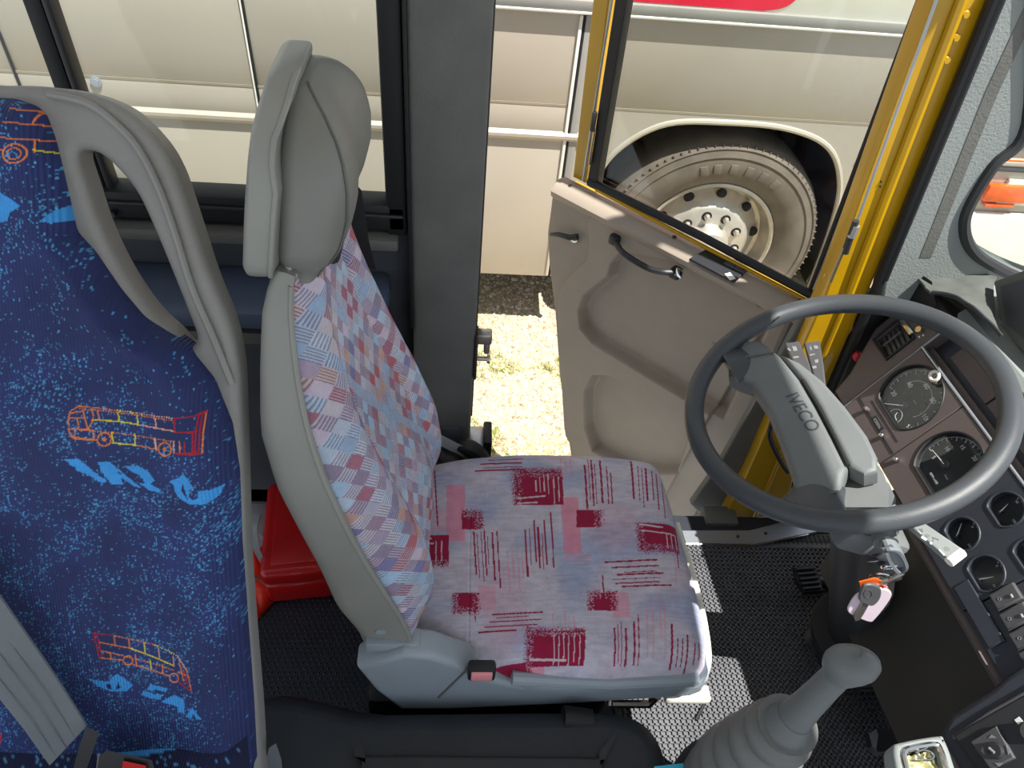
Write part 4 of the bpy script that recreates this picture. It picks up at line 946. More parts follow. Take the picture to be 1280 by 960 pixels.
# ================================================================== BEHIND THE SEAT
kit = thing('first_aid_kit', 'red plastic first aid case lying on the floor behind the driver seat', 'case', (-.30, .97, 0))
kz = .105
Rk = Matrix.Rotation(math.radians(7), 3, 'Z')
MB().box((-.312, .99, .040), (.236, .25, .078), .014, Rk, 3).done('case_body', m_firstaid, kit)
MB().box((-.312, .99, .105), (.240, .256, .050), .016, Rk, 4).done('case_lid', m_firstaid, kit)
MB().box((-.312, .99, .131), (.19, .21, .006), .003, Rk).done('lid_panel', m_firstaid, kit)
hh = smooth_path([P(*q, x=-.415) for q in ((326, 645), (322, 665), (326, 690), (337, 707), (342, 695))], 5)
MB().raw(*loft_vf([[p, p + (-.014, 0, .0), p + (-.014, 0, .006), p + (0, 0, .006)] for p in hh])).done('carry_strap', m_web, kit)
MB().box((-.416, .90, .07), (.014, .03, .05), .005).done('clasp', m_web, kit)
pch = thing('warning_vest_pouch', 'bright orange-red plastic pouch with dark binding beside the red case', 'pouch', (-.45, .87, 0))
pl_o = [P(*q, z=.02) for q in ((302, 655), (322, 640), (345, 722), (352, 745), (322, 776), (300, 770))]
pv, pf = [], []
N_ = 26; a, b, c, d = [P(*q, z=.0) for q in ((298, 650), (330, 650), (350, 746), (318, 780))]
uu_, vv_ = np.meshgrid(np.linspace(0, 1, N_), np.linspace(0, 1, N_), indexing='ij')
Gp = (a[None, None] * (1 - uu_)[..., None] + b * uu_[..., None]) * (1 - vv_)[..., None] + (d * (1 - uu_)[..., None] + c * uu_[..., None]) * vv_[..., None]
Gp[..., 2] = .004 + .030 * (np.clip(16 * uu_ * (1 - uu_) * vv_ * (1 - vv_), 0, 1)) ** .4 + .006 * vnoise(uu_ * 7, vv_ * 9, 4)
grid_mesh('pouch_body', Gp, m_pouch, pch, back=(0, 0, -.004))
MB().tube([P(*q, z=.032) for q in ((313, 718), (330, 728), (349, 745))], .004, 6).done('binding_strip', m_char, pch)
MB().tube([P(*q, z=.03) for q in ((318, 712), (322, 706), (327, 710), (322, 700), (330, 702))], .0015, 5).done('scrawl_mark', m_black, pch)
MB().box((-.47, 1.03, .05), (.07, .10, .07), .02).done('clear_wrap', m_web, pch)

# ================================================================== STEERING WHEEL
wcn = np.array((.597, .780, .805)); wn = _n((-.385, .02, .922))
wa = _n(np.cross(wn, (0, 1, 0)) * -1); wb = np.cross(wn, wa)
PWh = Plane(wcn, wa, wb, wn)
sw = thing('steering_wheel', 'large two-spoke dark grey steering wheel with padded hub', 'steering wheel', wcn)
RW = .2235
rim = [PWh.w(RW * math.cos(t), RW * math.sin(t)) for t in np.linspace(0, 2 * math.pi, 128, endpoint=False)]
MB().tube(rim, .0165, 20, True).done('rim', m_wheel, sw)
hh_ = -.02
def wh(*q, h=hh_): return PWh.uv(q[0], q[1], h)
def padloft(name, px_, mat, lo, hi, bev, parent=sw): return flat(name, [[wh(*q, h=hi) for q in px_]], PWh, hi - lo, bev, mat, parent, h=(hi + lo) / 2, res=4)
near = padloft('hub_pad', [(925, 425), (950, 423), (975, 443), (1003, 477), (1022, 510), (1042, 548), (1060, 583), (1056, 592), (1050, 612), (1042, 628), (1022, 634), (990, 617), (992, 596), (978, 555), (960, 510), (940, 480), (922, 474), (910, 468)], m_hub, -.045, -.006, .010)
far = padloft('hub_cover', [(975, 441), (1000, 452), (1028, 474), (1058, 508), (1084, 543), (1097, 570), (1097, 588), (1080, 592), (1062, 583), (1044, 548), (1024, 508), (1005, 476)], m_hub, -.045, -.008, .008)
MB().tube([PWh.px(*q, h=-.0065) for q in ((1003, 475), (1023, 508), (1043, 546), (1060, 582))], .0028, 8).done('hub_joint', m_black, sw)
MB().tube(smooth_path([PWh.px(*q, h=-.0045) for q in ((912, 471), (913, 458), (922, 449), (945, 444), (968, 440))], 4), .0018, 6).done('spoke_seam', m_char, sw)
MB().tube(smooth_path([PWh.px(*q, h=-.005) for q in ((984, 618), (1000, 622), (1020, 620), (1048, 614))], 4), .0018, 6).done('spoke_seam', m_char, sw)
for pts in (((906, 452, .0), (916, 452, -.008), (930, 450, -.016), (944, 450, -.024)), ((1012, 646, .0), (1015, 634, -.006), (1020, 622, -.014), (1026, 606, -.024))):
    # flared spoke roots blending pad into rim
    cs_ = [PWh.px(a, b, h=c) for a, b, c in pts]; lat = _n(np.cross(cs_[-1] - cs_[0], wn))
    ws_ = (.058, .046, .038, .034); th_ = (.010, .012, .014, .014)
    MB().raw(*loft_vf([[c + lat * w_ * math.cos(t) + wn * k * math.sin(t) for t in np.linspace(0, 2 * math.pi, 20, endpoint=False)] for c, w_, k in zip(cs_, ws_, th_)])).done('spoke', m_wheel, sw, ang=60)
tp = wh(1003, 522); au = wh(988, 498) ; av = wh(1020, 547)
PWt = Plane(PWh.o, PWh.u, PWh.v, PWh.n)
text('embossed_text', 'IVECO', PWt, tp[0], tp[1], -.0062, .030, m_wheel, sw, ang=math.atan2(*(np.array(av) - np.array(au))[::-1]), depth=.0009)
MB().tube([PWh.px(966, 402, h=.012), PWh.px(974, 396, h=.012)], .0016, 6).done('rim_nick', m_black, sw)
# column shroud and shaft
col = thing('steering_column', 'dark steering column with grey shroud below the wheel', 'column', (.86, .76, 0))
ax = -wn
def ringat(c, r1, r2, n=24): return [c + wa * r1 * math.cos(t) + wb * r2 * math.sin(t) for t in np.linspace(0, 2 * math.pi, n, endpoint=False)]
c0 = PWh.px(1074, 596, h=-.06); cd_ = [c0, PWh.px(1077, 616, h=-.09), PWh.px(1078, 640, h=-.13), PWh.px(1080, 668, h=-.17)]
MB().raw(*loft_vf([ringat(c, a, b) for c, a, b in zip(cd_, (.034, .040, .044, .044), (.040, .046, .050, .050))])).done('column_shroud', m_hub, col, ang=40)
sp_ = [PWh.px(*q, h=-.046) for q in ((1046, 634), (1058, 598), (1098, 588), (1112, 606), (1110, 634))]; sq = [PWh.px(*q, h=-.12) for q in ((1050, 650), (1062, 615), (1102, 604), (1120, 624), (1116, 650))]
MB().raw(*loft_vf([sp_, sq])).done('shroud_facet', m_hub, col, ang=20)
c1 = wcn + ax * .15
cf = P(1072, 815, z=.0); MB().tube([cd_[-1] - (cf - cd_[-1]) * .05, cd_[-1] + (cf - cd_[-1]) * .4, cd_[-1] + (cf - cd_[-1]) * .8, cf], [.048, .055, .062, .075], 20).done('column_tube', m_blackp, col)
rr_ = []; 
for k in range(28):
    rr_.append((cf + (cd_[-1] - cf) * (.01 * k), .088 + .010 * math.sin(k * 1.5)))
MB().tube([p for p, _ in rr_], [r_ for _, r_ in rr_], 24).done('column_gaiter', m_black, col)
cp = PWh.px(1085, 670, h=-.13); MB().box(cp, (.12, .05, .05), .012, Matrix.Rotation(.38, 3, 'Y')).done('lock_housing', m_hub, col)
ic = P(1107, 679, y=.565)
MB().cyl(ic + (0.01, .05, 0), ic, .017, n=20).done('ignition_barrel', m_hub, col); MB().cyl(ic + (0, .002, 0), ic + (0, -.006, 0), .009, n=16).done('ignition_lock', m_chrome, col)
# stalks
PSt = Plane(wcn + ax * .07, wa, wb, wn)
def stalk(name, quad, mat, th=.012, w=None):
    q = [PSt.uv(*p) for p in quad]; return flat(name, [q], PSt, th, .003, mat, col)
s1 = stalk('indicator_stalk', [(981, 431), (999, 429), (1012, 456), (1020, 488), (1006, 486), (992, 458)], m_switch)
s2 = stalk('wiper_stalk', [(1005, 431), (1025, 428), (1030, 460), (1034, 496), (1022, 494), (1014, 462)], m_switch)
s3 = stalk('light_stalk', [(1132, 656), (1146, 650), (1203, 689), (1186, 703)], m_hood, .014)
cnv = [PSt.uv(*q) for q in ((1100, 640), (1132, 656), (1146, 650), (1118, 632))]; flat('stalk_root', [cnv], PSt, .012, .003, m_hood, s3)
MB().tube([PSt.px(1186, 703, h=.002), PSt.px(1203, 690, h=.002)], .007, 8).done('stalk_tip', m_white, s3)
def icon(pts, par, h=.0066, m=m_print): flat('printed_symbol', [[PSt.uv(a, b, h) for a, b in pts]], PSt, .0008, .0001, m, par, h=h)
for pts in ([(1148, 661), (1153, 661), (1154, 665), (1151, 667), (1147, 663)], [(1151, 672), (1153, 670), (1159, 674), (1157, 676)], [(1154, 669), (1155, 668), (1161, 671), (1160, 673)], [(1157, 668), (1158, 667), (1163, 670), (1162, 671)],
            [(1164, 673), (1165, 671), (1174, 674), (1173, 676)], [(1162, 679), (1167, 673), (1168, 674), (1164, 681)], [(1173, 687), (1175, 687), (1181, 693), (1180, 695)], [(1178, 685), (1182, 683), (1188, 686), (1187, 690), (1181, 689)]): icon(pts, s3)
for pts in ([(984, 436), (986, 435), (989, 438), (987, 439)], [(990, 433), (995, 433), (997, 438), (992, 439)], [(991, 446), (998, 445), (999, 447), (992, 448)]): icon(pts, s1, .0062, m_printd)
for pts in ([(1012, 434), (1013, 432), (1015, 437), (1013, 438)], [(1017, 432), (1022, 432), (1023, 436), (1018, 436)], [(1018, 450), (1023, 449), (1023, 453), (1019, 454)], [(1012, 443), (1019, 442), (1019, 443), (1012, 445)], [(1015, 458), (1020, 457), (1021, 460), (1016, 461)]): icon(pts, s2, .0062, m_printd)
# keys hanging from the lock
kr = thing('key_ring', 'bunch of keys with woven strap and pale tag hanging from the ignition', 'keys', ic)
PK = Plane((0, .548, 0), (1, 0, 0), (0, 0, 1), (0, -1, 0))
def pk_(*q, h=0): return PK.px(q[0], q[1], h)
MB().raw(*loft_vf([[p + (0, -w_, 0), p + (.0, w_, 0), p + (.003, w_, .003), p + (.003, -w_, .003)] for p, w_ in zip(smooth_path([pk_(*q) for q in ((1106, 682), (1118, 684), (1126, 694), (1129, 706), (1120, 711), (1110, 700), (1104, 686))], 5), [.009] * 40)])).done('woven_strap', m_belt, kr)
MB().raw(*loft_vf([[pk_(a, b, h=.004), pk_(c, d, h=.004), pk_(c, d, h=.001), pk_(a, b, h=.001)] for a, b, c, d in ((1102, 685, 1114, 680), (1108, 696, 1122, 688), (1116, 706, 1131, 697), (1121, 710, 1132, 708))])).done('strap_face', m_belt, kr)
def kring(c, r, tilt, th=.0016, n='split_ring'):
    p = pk_(*c); th_ = np.linspace(0, 2 * math.pi, 28, endpoint=False)
    MB().tube([p + np.array((r * math.cos(t), -.004 * math.sin(t + tilt), r * math.sin(t))) for t in th_], th, 8, True).done(n, m_chrome, kr)
kring((1112, 709), .011, 0, .002); kring((1101, 722), .014, 1); kring((1098, 729), .012, 2)
MB().box(pk_(1114, 724, h=.004), (.030, .008, .012), .003, Matrix.Rotation(-.6, 3, 'Y')).box(pk_(1117, 721, h=.004), (.008, .010, .034), .003, Matrix.Rotation(.5, 3, 'Y')).done('snap_hook', m_brass, kr)
def kflat(name, pts, m, h, th=.003, bev=.001): return flat(name, [[PK.uv(*q, h) for q in pts]], PK, th, bev, m, kr, h=h)
kflat('tag_orange', [(1074, 727), (1094, 722), (1108, 728), (1112, 740), (1098, 744), (1076, 738)], m_orange, .004, .002, .0005)
kflat('key_tag', [tuple(q) for q in smooth_path([(1061, 756, 0), (1072, 742, 0), (1096, 735, 0), (1112, 738, 0), (1112, 748, 0), (1094, 772, 0), (1086, 776, 0), (1070, 770, 0), (1060, 764, 0)], 4, True)[:, :2]], m_tagm, .008, .004, .0015)
kb = kflat('key_bow', [tuple(q) for q in smooth_path([(1076, 735, 0), (1081, 730, 0), (1093, 730, 0), (1101, 736, 0), (1099, 748, 0), (1090, 756, 0), (1080, 753, 0), (1073, 748, 0)], 4, True)[:, :2]], m_key, .014, .005, .002)
MB().tube([PK.px(80 + 1005 + 5 * math.cos(t), 742 + 5 * math.sin(t), .0166) for t in np.linspace(0, 2 * math.pi, 20, endpoint=False)], .0006, 5, True).done('bow_ring', m_switch, kb)
kflat('key_blade', [(1078, 752), (1086, 755), (1080, 766), (1075, 774), (1069, 776), (1067, 770), (1073, 762)], m_brass, .013, .0025, .0006)

# ================================================================== DASHBOARD
A0 = P(1154, 437, x=.88); Ud = _n((.085, -.996, 0)); Vd = np.array((-.48, 0, -.87)); Vd = _n(Vd - Vd.dot(Ud) * Ud)
Nd_ = -np.cross(Ud, Vd)           # towards the driver
PDh = Plane(A0, Ud, Vd, Nd_)
def dd(px, py, h=0): return PDh.uv(px, py, h)
dash = thing('dashboard', 'brown and blue-black instrument panel with gauges behind the steering wheel', 'dashboard', (1.05, .6, 0))
prof_d = [(-.012, -.004), (.185, -.004), (.197, -.010), (.205, -.024), (.25, -.05), (.44, -.10), (.46, -.14), (.46, -.30), (-.10, -.34)]
def prism(name, u0, u1, pr, m, par=dash, ang=35): return MB().raw(*loft_vf([[PDh.w(u0, a, b) for a, b in pr], [PDh.w(u1, a, b) for a, b in pr]])).done(name, m, par, ang=ang)
uE = .60
prism('dash_body', -.006, uE, [(-.012, -.016), (.185, -.016), (.190, -.02), (.16, -.30), (-.012, -.30)], m_dash)
prism('knee_panel', .20, uE + .0, [(.186, -.006), (.197, -.006), (.204, -.012), (.208, -.022), (.236, -.036), (.30, -.05), (.44, -.095), (.44, -.30), (.186, -.30)], m_knee, ang=25)
prism('knee_edge', .20, uE, [(.188, -.006), (.196, .0), (.203, -.006), (.200, -.014)], m_dash)
prism('dash_recess', -.006, uE, [(-.012, -.03), (-.012, -.03), (-.075, -.034), (-.075, -.30), (-.012, -.30)], m_dashb)
prism('hood_lip', -.012, uE, [(-.075, -.034), (-.078, -.004), (-.086, .006), (-.100, .002), (-.125, -.04), (-.15, -.12), (-.18, -.30), (-.075, -.30)], m_hood, ang=40)
# trough plates (two blank tray sections)
for a, b in ((.03, .148), (.152, .262)): flat('tray_plate', [[(a, -.066), (b, -.066), (b, -.022), (a, -.022)]], PDh, .004, .001, m_dash, dash, h=-.029)
MB().tube([PDh.w(-.004, -.002, .002), PDh.w(uE, -.002, .002)], .0028, 8).done('chrome_strip', m_alu, dash)
MB().tube([PDh.w(-.006, -.07, .0), PDh.w(-.006, .19, .0)], .002, 8).done('pod_seam', m_alu, dash)
k9 = .898
def plate(name, u0, u1, v0, v1, m, holes=[], h=0, th=.006): return flat(name, [[(u0, v0), (u1, v0), (u1, v1), (u0, v1)]] + holes, PDh, th, .0012, m, dash, h=h)
def dshape(c, r, cut, ang, n=40, e=1.0):
    """disc cut by a flat at distance cut on the side pointing in direction ang"""
    o_ = []
    for t in np.linspace(0, 2 * math.pi, n, endpoint=False):
        x, y = r * math.cos(t), r * math.sin(t) * e; q = x * math.cos(ang) + y * math.sin(ang)
        if q > cut: x -= (q - cut) * math.cos(ang); y -= (q - cut) * math.sin(ang)
        o_.append((c[0] + x, c[1] + y))
    return o_
sc_ = dd(1138, 497); tc_ = dd(1186, 583)
R1, R2 = .064, .062
sph = dshape(sc_, R1, .050, math.pi / 2); tch = dshape(tc_, R2, .050, math.pi / 2)
plate('instrument_plate', -.003, .1455, .0015, .182, m_dash, [sph], .0)
plate('instrument_plate', .1475, .272, .0015, .182, m_dash, [tch], .0)
smalls = [dd(1258, 637), dd(1203, 668), dd(1233, 717), dd(1292, 695)]
shs = [dshape(c, .029, .022, math.pi / 2) for c in smalls]
plate('gauge_plate', .274, .445, .0015, .184, m_dashb, shs, .0)
plate('switch_plate', .447, uE, .0015, .184, m_dashb, [], -.002)
MB().tube([PDh.w(-.0, .148, .004), PDh.w(.145, .148, .004)], .0008, 6).done('plate_line', m_black, dash)
MB().tube([PDh.w(.024, .13, .0035), PDh.w(.13, .13, .0035)], .0008, 6).done('plate_line', m_black, dash)
def gauge(name, c, shape, r, nums, a0, a1, nt_, needle, label=None, glass=True, nsize=.010, extra=None):
    g = bpy.data.objects.new(name, None); C.objects.link(g); g.parent = dash; g.matrix_parent_inverse = dash.matrix_world.inverted()
    g.matrix_world = Matrix.Translation(Vector([float(q) for q in PDh.w(c[0], c[1], 0)]))
    bpy.context.view_layer.update()
    flat('dial_face', [shape], PDh, .002, .0003, m_gauge, g, h=-.010)
    ring_ = [PDh.w(a, b, -.001) for a, b in shape]; ring_b = [PDh.w(c[0] + (a - c[0]) * .93, c[1] + (b - c[1]) * .93, -.009) for a, b in shape]
    MB().raw(*loft_vf([ring_, ring_b], cap=False)).tube([PDh.w(a, b, .003) for a, b in shape], .002, 6, True).done('bezel', m_dashb if c[0] > .27 else m_black, g)
    tk = MB()
    for i in range(nt_ + 1):
        a = a0 + (a1 - a0) * i / nt_; big = i % 2 == 0 if nt_ > 12 else True
        l1, l2 = r * .88, r * (.78 if big else .83)
        p1 = PDh.w(c[0] + l1 * math.cos(a), c[1] + l1 * math.sin(a), -.0085); p2 = PDh.w(c[0] + l2 * math.cos(a), c[1] + l2 * math.sin(a), -.0085)
        tk.tube([p1, p2], .0007 if big else .0004, 5)
    tk.tube([PDh.w(c[0] + r * .9 * math.cos(a), c[1] + r * .9 * math.sin(a), -.0085) for a in np.linspace(a0, a1, 40)], .0004, 5)
    o = tk.done('tick_marks', m_print, g); o['kind'] = 'stuff'
    for s_, q in nums:
        if isinstance(q, tuple): uvq = dd(*q, h=-.008)
        else: uvq = (c[0] + r * .64 * math.cos(q), c[1] + r * .64 * math.sin(q))
        text('numeral', s_, Plane(PDh.o, PDh.u, PDh.v, PDh.n), uvq[0], uvq[1], -.008, nsize, m_print, g)
    p1, p2 = dd(*needle[0], h=-.005), dd(*needle[1], h=-.005)
    MB().tube([PDh.w(*p1, -.005), PDh.w(*p2, -.005)], [.0013, .0005], 8).done('needle', m_print, g)
    MB().cyl(PDh.w(*p1, -.009), PDh.w(*p1, -.004), r * .12, n=20).done('needle_hub', m_blackp, g)
    if glass: flat('gauge_glass', [[(c[0] + (a - c[0]) * .97, c[1] + (b - c[1]) * .97) for a, b in shape]], PDh, .001, .0002, m_gglass, g, h=-.002)
    return g
g1 = gauge('speedometer', sc_, sph, R1, [('20', (1117, 492)), ('40', (1137, 481)), ('60', (1158, 483)), ('80', (1166, 501)), ('100', (1157, 523)), ('120', (1137, 536))], math.radians(155), math.radians(400), 24, ((1129, 507), (1102, 504)), nsize=.013)
MB().tube([PDh.w(sc_[0] + .036 * math.cos(a), sc_[1] + .036 * math.sin(a), -.0085) for a in np.linspace(math.radians(190), math.radians(390), 40)], .0005, 5).done('inner_scale', m_print, g1)
for s_, q in (('20', (1130, 492)), ('40', (1143, 490)), ('60', (1153, 494)), ('80', (1156, 504)), ('100', (1151, 516))): uvq = dd(*q, h=-.008); text('inner_numeral', s_, PDh, uvq[0], uvq[1], -.008, .0048, m_printd, g1)
cc = dd(1119, 520, h=-.008); MB().tube([PDh.w(cc[0] + .014 * math.cos(a), cc[1] + .014 * math.sin(a), -.008) for a in np.linspace(0, 6.28, 30)], .0005, 5).tube([PDh.w(cc[0], cc[1], -.007), PDh.w(cc[0] + .010, cc[1] + .002, -.007)], .0008, 5).tube([PDh.w(cc[0], cc[1], -.007), PDh.w(cc[0] - .003, cc[1] - .007, -.007)], .0008, 5).done('clock_dial', m_print, g1)
cw_ = dd(1137, 508, h=-.008); text('unit_text', 'km/h', PDh, cw_[0], cw_[1] - .012, -.008, .005, m_printd, g1)
g2 = gauge('tachometer', tc_, tch, R2, [('5', (1167, 572)), ('10', (1184, 561)), ('15', (1203, 559)), ('20', (1218, 573))], math.radians(165), math.radians(370), 22, ((1180, 580), (1165, 562)))
MB().tube([PDh.w(tc_[0] + R2 * .84 * math.cos(a), tc_[1] + R2 * .84 * math.sin(a), -.008) for a in np.linspace(math.radians(278), math.radians(318), 16)], .0028, 6).done('green_band', m_green, g2)
uvq = dd(1167, 598, h=-.008); text('unit_text', 'RPM x100', PDh, uvq[0], uvq[1], -.008, .006, m_print, g2, ang=.0)
uvq = dd(1180, 606, h=-.008); text('unit_text', '1/min', PDh, uvq[0] - .01, uvq[1] - .01, -.008, .005, m_printd, g2)
for i, (c, sh_, nd, lab) in enumerate(zip(smalls, shs, (((1250, 640), (1260, 630)), ((1196, 670), (1202, 654)), ((1225, 724), (1242, 721)), ((1286, 700), (1296, 690))), (('50', '100'), ('0', '120'), ('0', '10'), ('4', '8')))):
    g = gauge('small_gauge', c, sh_, .029, [(lab[0], -1.9), (lab[1], .15)], -2.0, .45, 8, nd, nsize=.0055)
# buttons, odometer window, ring pull
for q in ((1086, 513), (1106, 546), (1124, 576)):
    a = dd(*q); m = m_dash if q[0] == 1086 else m_chrome
    MB().cyl(PDh.w(a[0], a[1], .002), PDh.w(a[0], a[1], .010), .0045, n=16).sphere(PDh.w(a[0], a[1], .011), .0055, 12, 8).done('trip_button', m, dash)
a = dd(1098, 530); flat('odometer_window', [[(a[0] - .017, a[1] - .006), (a[0] + .017, a[1] - .006), (a[0] + .017, a[1] + .006), (a[0] - .017, a[1] + .006)]], PDh, .003, .0006, m_gauge, dash, h=.003)
text('odometer_digits', '428806', PDh, a[0], a[1], .0048, .0085, m_printd, dash)
a = dd(1168, 470, h=.012); MB().tube([PDh.w(a[0] + .009 * math.cos(t), a[1] + .008 * math.sin(t), .012) for t in np.linspace(0, 2 * math.pi, 24, endpoint=False)], .0032, 8, True).done('ring_pull', m_white, dash)
MB().cyl(PDh.w(a[0] + .004, a[1] + .008, .0), PDh.w(a[0] + .004, a[1] + .008, .012), .006, n=14).done('ring_stem', m_dash, dash)
# rocker switches
for q0, q1 in (((1238, 744), (1280, 722)), ((1250, 768), (1290, 748)), ((1262, 792), (1300, 772)), ((1274, 816), (1310, 796))):
    a, b = dd(*q0), dd(*q1)
    u0 = a[0] + .015; rk = flat('rocker_switch', [[(u0 - .014, a[1] - .042), (u0 + .014, a[1] - .042), (u0 + .014, a[1]), (u0 - .014, a[1])]], PDh, .012, .003, m_switch, dash, h=.004)
    text('switch_symbol', 'O', PDh, u0, a[1] - .012, .0104, .007, m_printd, rk)
    MB().box(PDh.w(u0 + .004, a[1] - .03, .0104), (.004, .006, .004), .001).done('switch_mark', m_printd, rk)
a0_ = dd(1213, 752)[0]; flat('blanking_plate', [[(a0_ - .03, .150), (a0_ + .075, .150), (a0_ + .075, .178), (a0_ - .03, .178)]], PDh, .006, .002, m_dashb, dash, h=.003)
# left pod with the air vent
pod = smooth_path([(-.006, -.075, 0), (-.10, -.075, 0), (-.118, -.05, 0), (-.118, .05, 0), (-.09, .09, 0), (-.062, .14, 0), (-.05, .186, 0), (-.006, .186, 0)], 1)
vh = [dd(*q) for q in ((1110, 446), (1092, 430), (1123, 405), (1142, 425))]
vc = np.mean(vh, axis=0)
vr = [(-.088, .002), (-.034, .002), (-.034, .062), (-.088, .062)]
flat('vent_pod', [[(-.006, -.075), (-.10, -.075), (-.112, -.06), (-.112, .05), (-.094, .085), (-.064, .14), (-.052, .186), (-.006, .186)], vr], PDh, .12, .006, m_dash, dash, h=-.058)
vf_ = flat('vent_frame', [[(-.092, -.002), (-.030, -.002), (-.030, .066), (-.092, .066)], vr], PDh, .006, .0015, m_black, dash, h=.003)
for k in range(5): v_ = .010 + .0105 * k; MB().box(PDh.w(-.061, v_, -.006), (.004, .058, .010), .001, Matrix.Rotation(-.1, 3, 'Z')).done('vent_slat', m_switch, vf_)
MB().box(PDh.w(-.061, .035, -.05), (.01, .06, .06), .0).done('vent_back', m_dark, vf_)
MB().tube([PDh.w(-.085, -.001, .006), PDh.w(-.038, -.001, .006)], .006, 8).done('vent_wheel', m_chrome, vf_)
MB().tube([PDh.w(-.062, .012, .004), PDh.w(-.062, .055, .004)], .002, 6).done('vent_tab', m_switch, vf_)
ku = dd(1152, 414); MB().cyl(PDh.w(ku[0], ku[1], .0), PDh.w(ku[0], ku[1], .012), .006, n=16).done('dimmer_knob', m_chrome, dash)
for q in ((1148, 421), (1153, 419)): a = dd(*q, h=.004); flat('printed_symbol', [[(a[0] - .002, a[1] - .002), (a[0] + .002, a[1] - .002), (a[0] + .002, a[1] + .001), (a[0] - .002, a[1] + .001)]], PDh, .0008, .0001, m_print, dash, h=.0024)
# red pull knob on the side of the pod
rk0 = PDh.px(1086, 440, h=-.03); rk1 = PDh.px(1068, 446, h=-.02)
kd = _n(rk1 - rk0); MB().tube([rk0 + kd * t for t in (0, .012, .018, .020, .026, .032)], [.006, .006, .007, .012, .013, .008], 16).done('brake_knob', m_redk, dash)
# hood top and windscreen shelf
MB().raw(*loft_vf([[PDh.w(u, a, b) for a, b in ((-.12, -.035), (-.125, -.03), (-.20, -.25), (-.19, -.28))] for u in (-.13, .6)])).done('dash_top', m_hood, dash)
MB().box((1.26, .42, .70), (.24, 1.1, .03), .01).done('windscreen_shelf', m_blackp, dash)
MB().raw(*loft_vf([[P(a, b, x=x) for a, b in ((1088, 375), (1095, 352), (1128, 326), (1165, 352), (1170, 382), (1148, 398))] for x in (.88, 1.0)])).done('dash_side_void', m_black, dash)
# cloth over the dash top and the dark tablet beside it
cpx = [[(1128, 326), (1158, 332), (1190, 337), (1222, 340), (1246, 346)], [(1140, 338), (1164, 343), (1196, 350), (1226, 352), (1242, 360)], [(1150, 350), (1172, 356), (1205, 366), (1230, 372), (1243, 378)], [(1160, 362), (1180, 366), (1212, 378), (1236, 394), (1246, 404)], [(1164, 366), (1186, 369), (1216, 384), (1240, 408), (1252, 420)]]
dx_ = [[.90, .92, .95, .99, 1.01], [.89, .91, .94, .97, .99], [.87, .89, .91, .94, .96], [.84, .86, .88, .91, .93], [.83, .85, .87, .90, .91]]
CG = np.array([[P(*cpx[i][j], x=dx_[i][j]) for j in range(5)] for i in range(5)])
def upsample(Gr, k):
    a = np.stack([smooth_path(Gr[i], k) for i in range(Gr.shape[0])]); return np.stack([smooth_path(a[:, j], k) for j in range(a.shape[1])], 1)
CG = upsample(CG, 10); CG[..., 2] += .004 * (vnoise(CG[..., 0] * 60, CG[..., 1] * 60, 6) - .5)
cl = thing('dash_cloth', 'worn grey cloth spread over the top of the dash below the windscreen pillar', 'cloth', CG[0, 0])
grid_mesh('cloth_sheet', CG, m_cloth, cl, back=(.0, 0, -.004)); MB().tube([p + (0, 0, .001) for p in CG[-1, :]], .003, 6).done('cloth_hem', m_black, cl)
tb_ = thing('tablet_mount', 'dark grey flat box standing on the dash top at the right edge', 'box', P(1262, 400, x=.98))
q = [P(a, b, x=.97) for a, b in ((1243, 352), (1330, 320), (1340, 470), (1290, 450), (1252, 412))]
MB().raw(*loft_vf([q, [p + (.05, .01, -.02) for p in q]])).done('housing', m_char, tb_)
qq = [P(a, b, x=.966) for a, b in ((1250, 358), (1320, 336), (1325, 440), (1292, 432), (1258, 406))]; MB().raw(*loft_vf([qq, [p + (.003, 0, 0) for p in qq]])).done('screen', m_wall, tb_)

# ================================================================== LOWER CONSOLE
A1 = A0 + Nd_ * .035
PC2 = Plane(A1, Ud, Vd, Nd_)
con = thing('lower_console', 'dark side console with mirror control and window switches at the lower right', 'console', (.9, .3, 0))
def c2(px, py, h=0): return PC2.uv(px, py, h)
co_o = [c2(*q) for q in ((1172, 918), (1186, 893), (1240, 858), (1252, 846), (1300, 815), (1420, 900), (1300, 1080), (1240, 1040), (1200, 970))]
flat('console_body', [co_o], PC2, .05, .010, m_dashb, con, h=-.026, res=3)
pf = [c2(*q) for q in ((1194, 920), (1215, 907), (1290, 866), (1340, 930), (1255, 1000), (1222, 960))]
flat('switch_frame', [pf], PC2, .006, .0025, m_blackp, con, h=.003)
MB().tube([PC2.px(1192, 922, .002), PC2.px(1240, 890, .002), PC2.px(1300, 856, .002)], .003, 8).done('frame_edge', m_switch, con)
mc = [c2(*q, h=.007) for q in ((1214, 927), (1247, 908), (1270, 948), (1240, 962))]
mcf = flat('mirror_switch', [mc], PC2, .008, .002, m_switch, con, h=.008)
cm = c2(1244, 938, h=.013); 
for k in range(4):
    a = k * math.pi / 2 + .3; o_ = [(cm[0] + r_ * math.cos(a + d), cm[1] + r_ * math.sin(a + d)) for r_, d in ((.017, -.35), (.0205, 0), (.017, .35))]
    flat('arrow_mark', [o_], PC2, .0008, .0001, m_printd, mcf, h=.0125)
MB().cyl(PC2.w(cm[0], cm[1], .010), PC2.w(cm[0], cm[1], .018), .012, .010, n=20).done('mirror_knob', m_blackp, mcf)
MB().tube([PC2.px(1236, 935, .019), PC2.px(1243, 941, .019)], .002, 8).done('knob_pointer', m_printd, mcf)
wq = [c2(*q, h=.004) for q in ((1269, 900), (1275, 896), (1280, 902), (1274, 906))]; flat('white_sticker', [wq], PC2, .001, .0002, m_print, con, h=.0065)
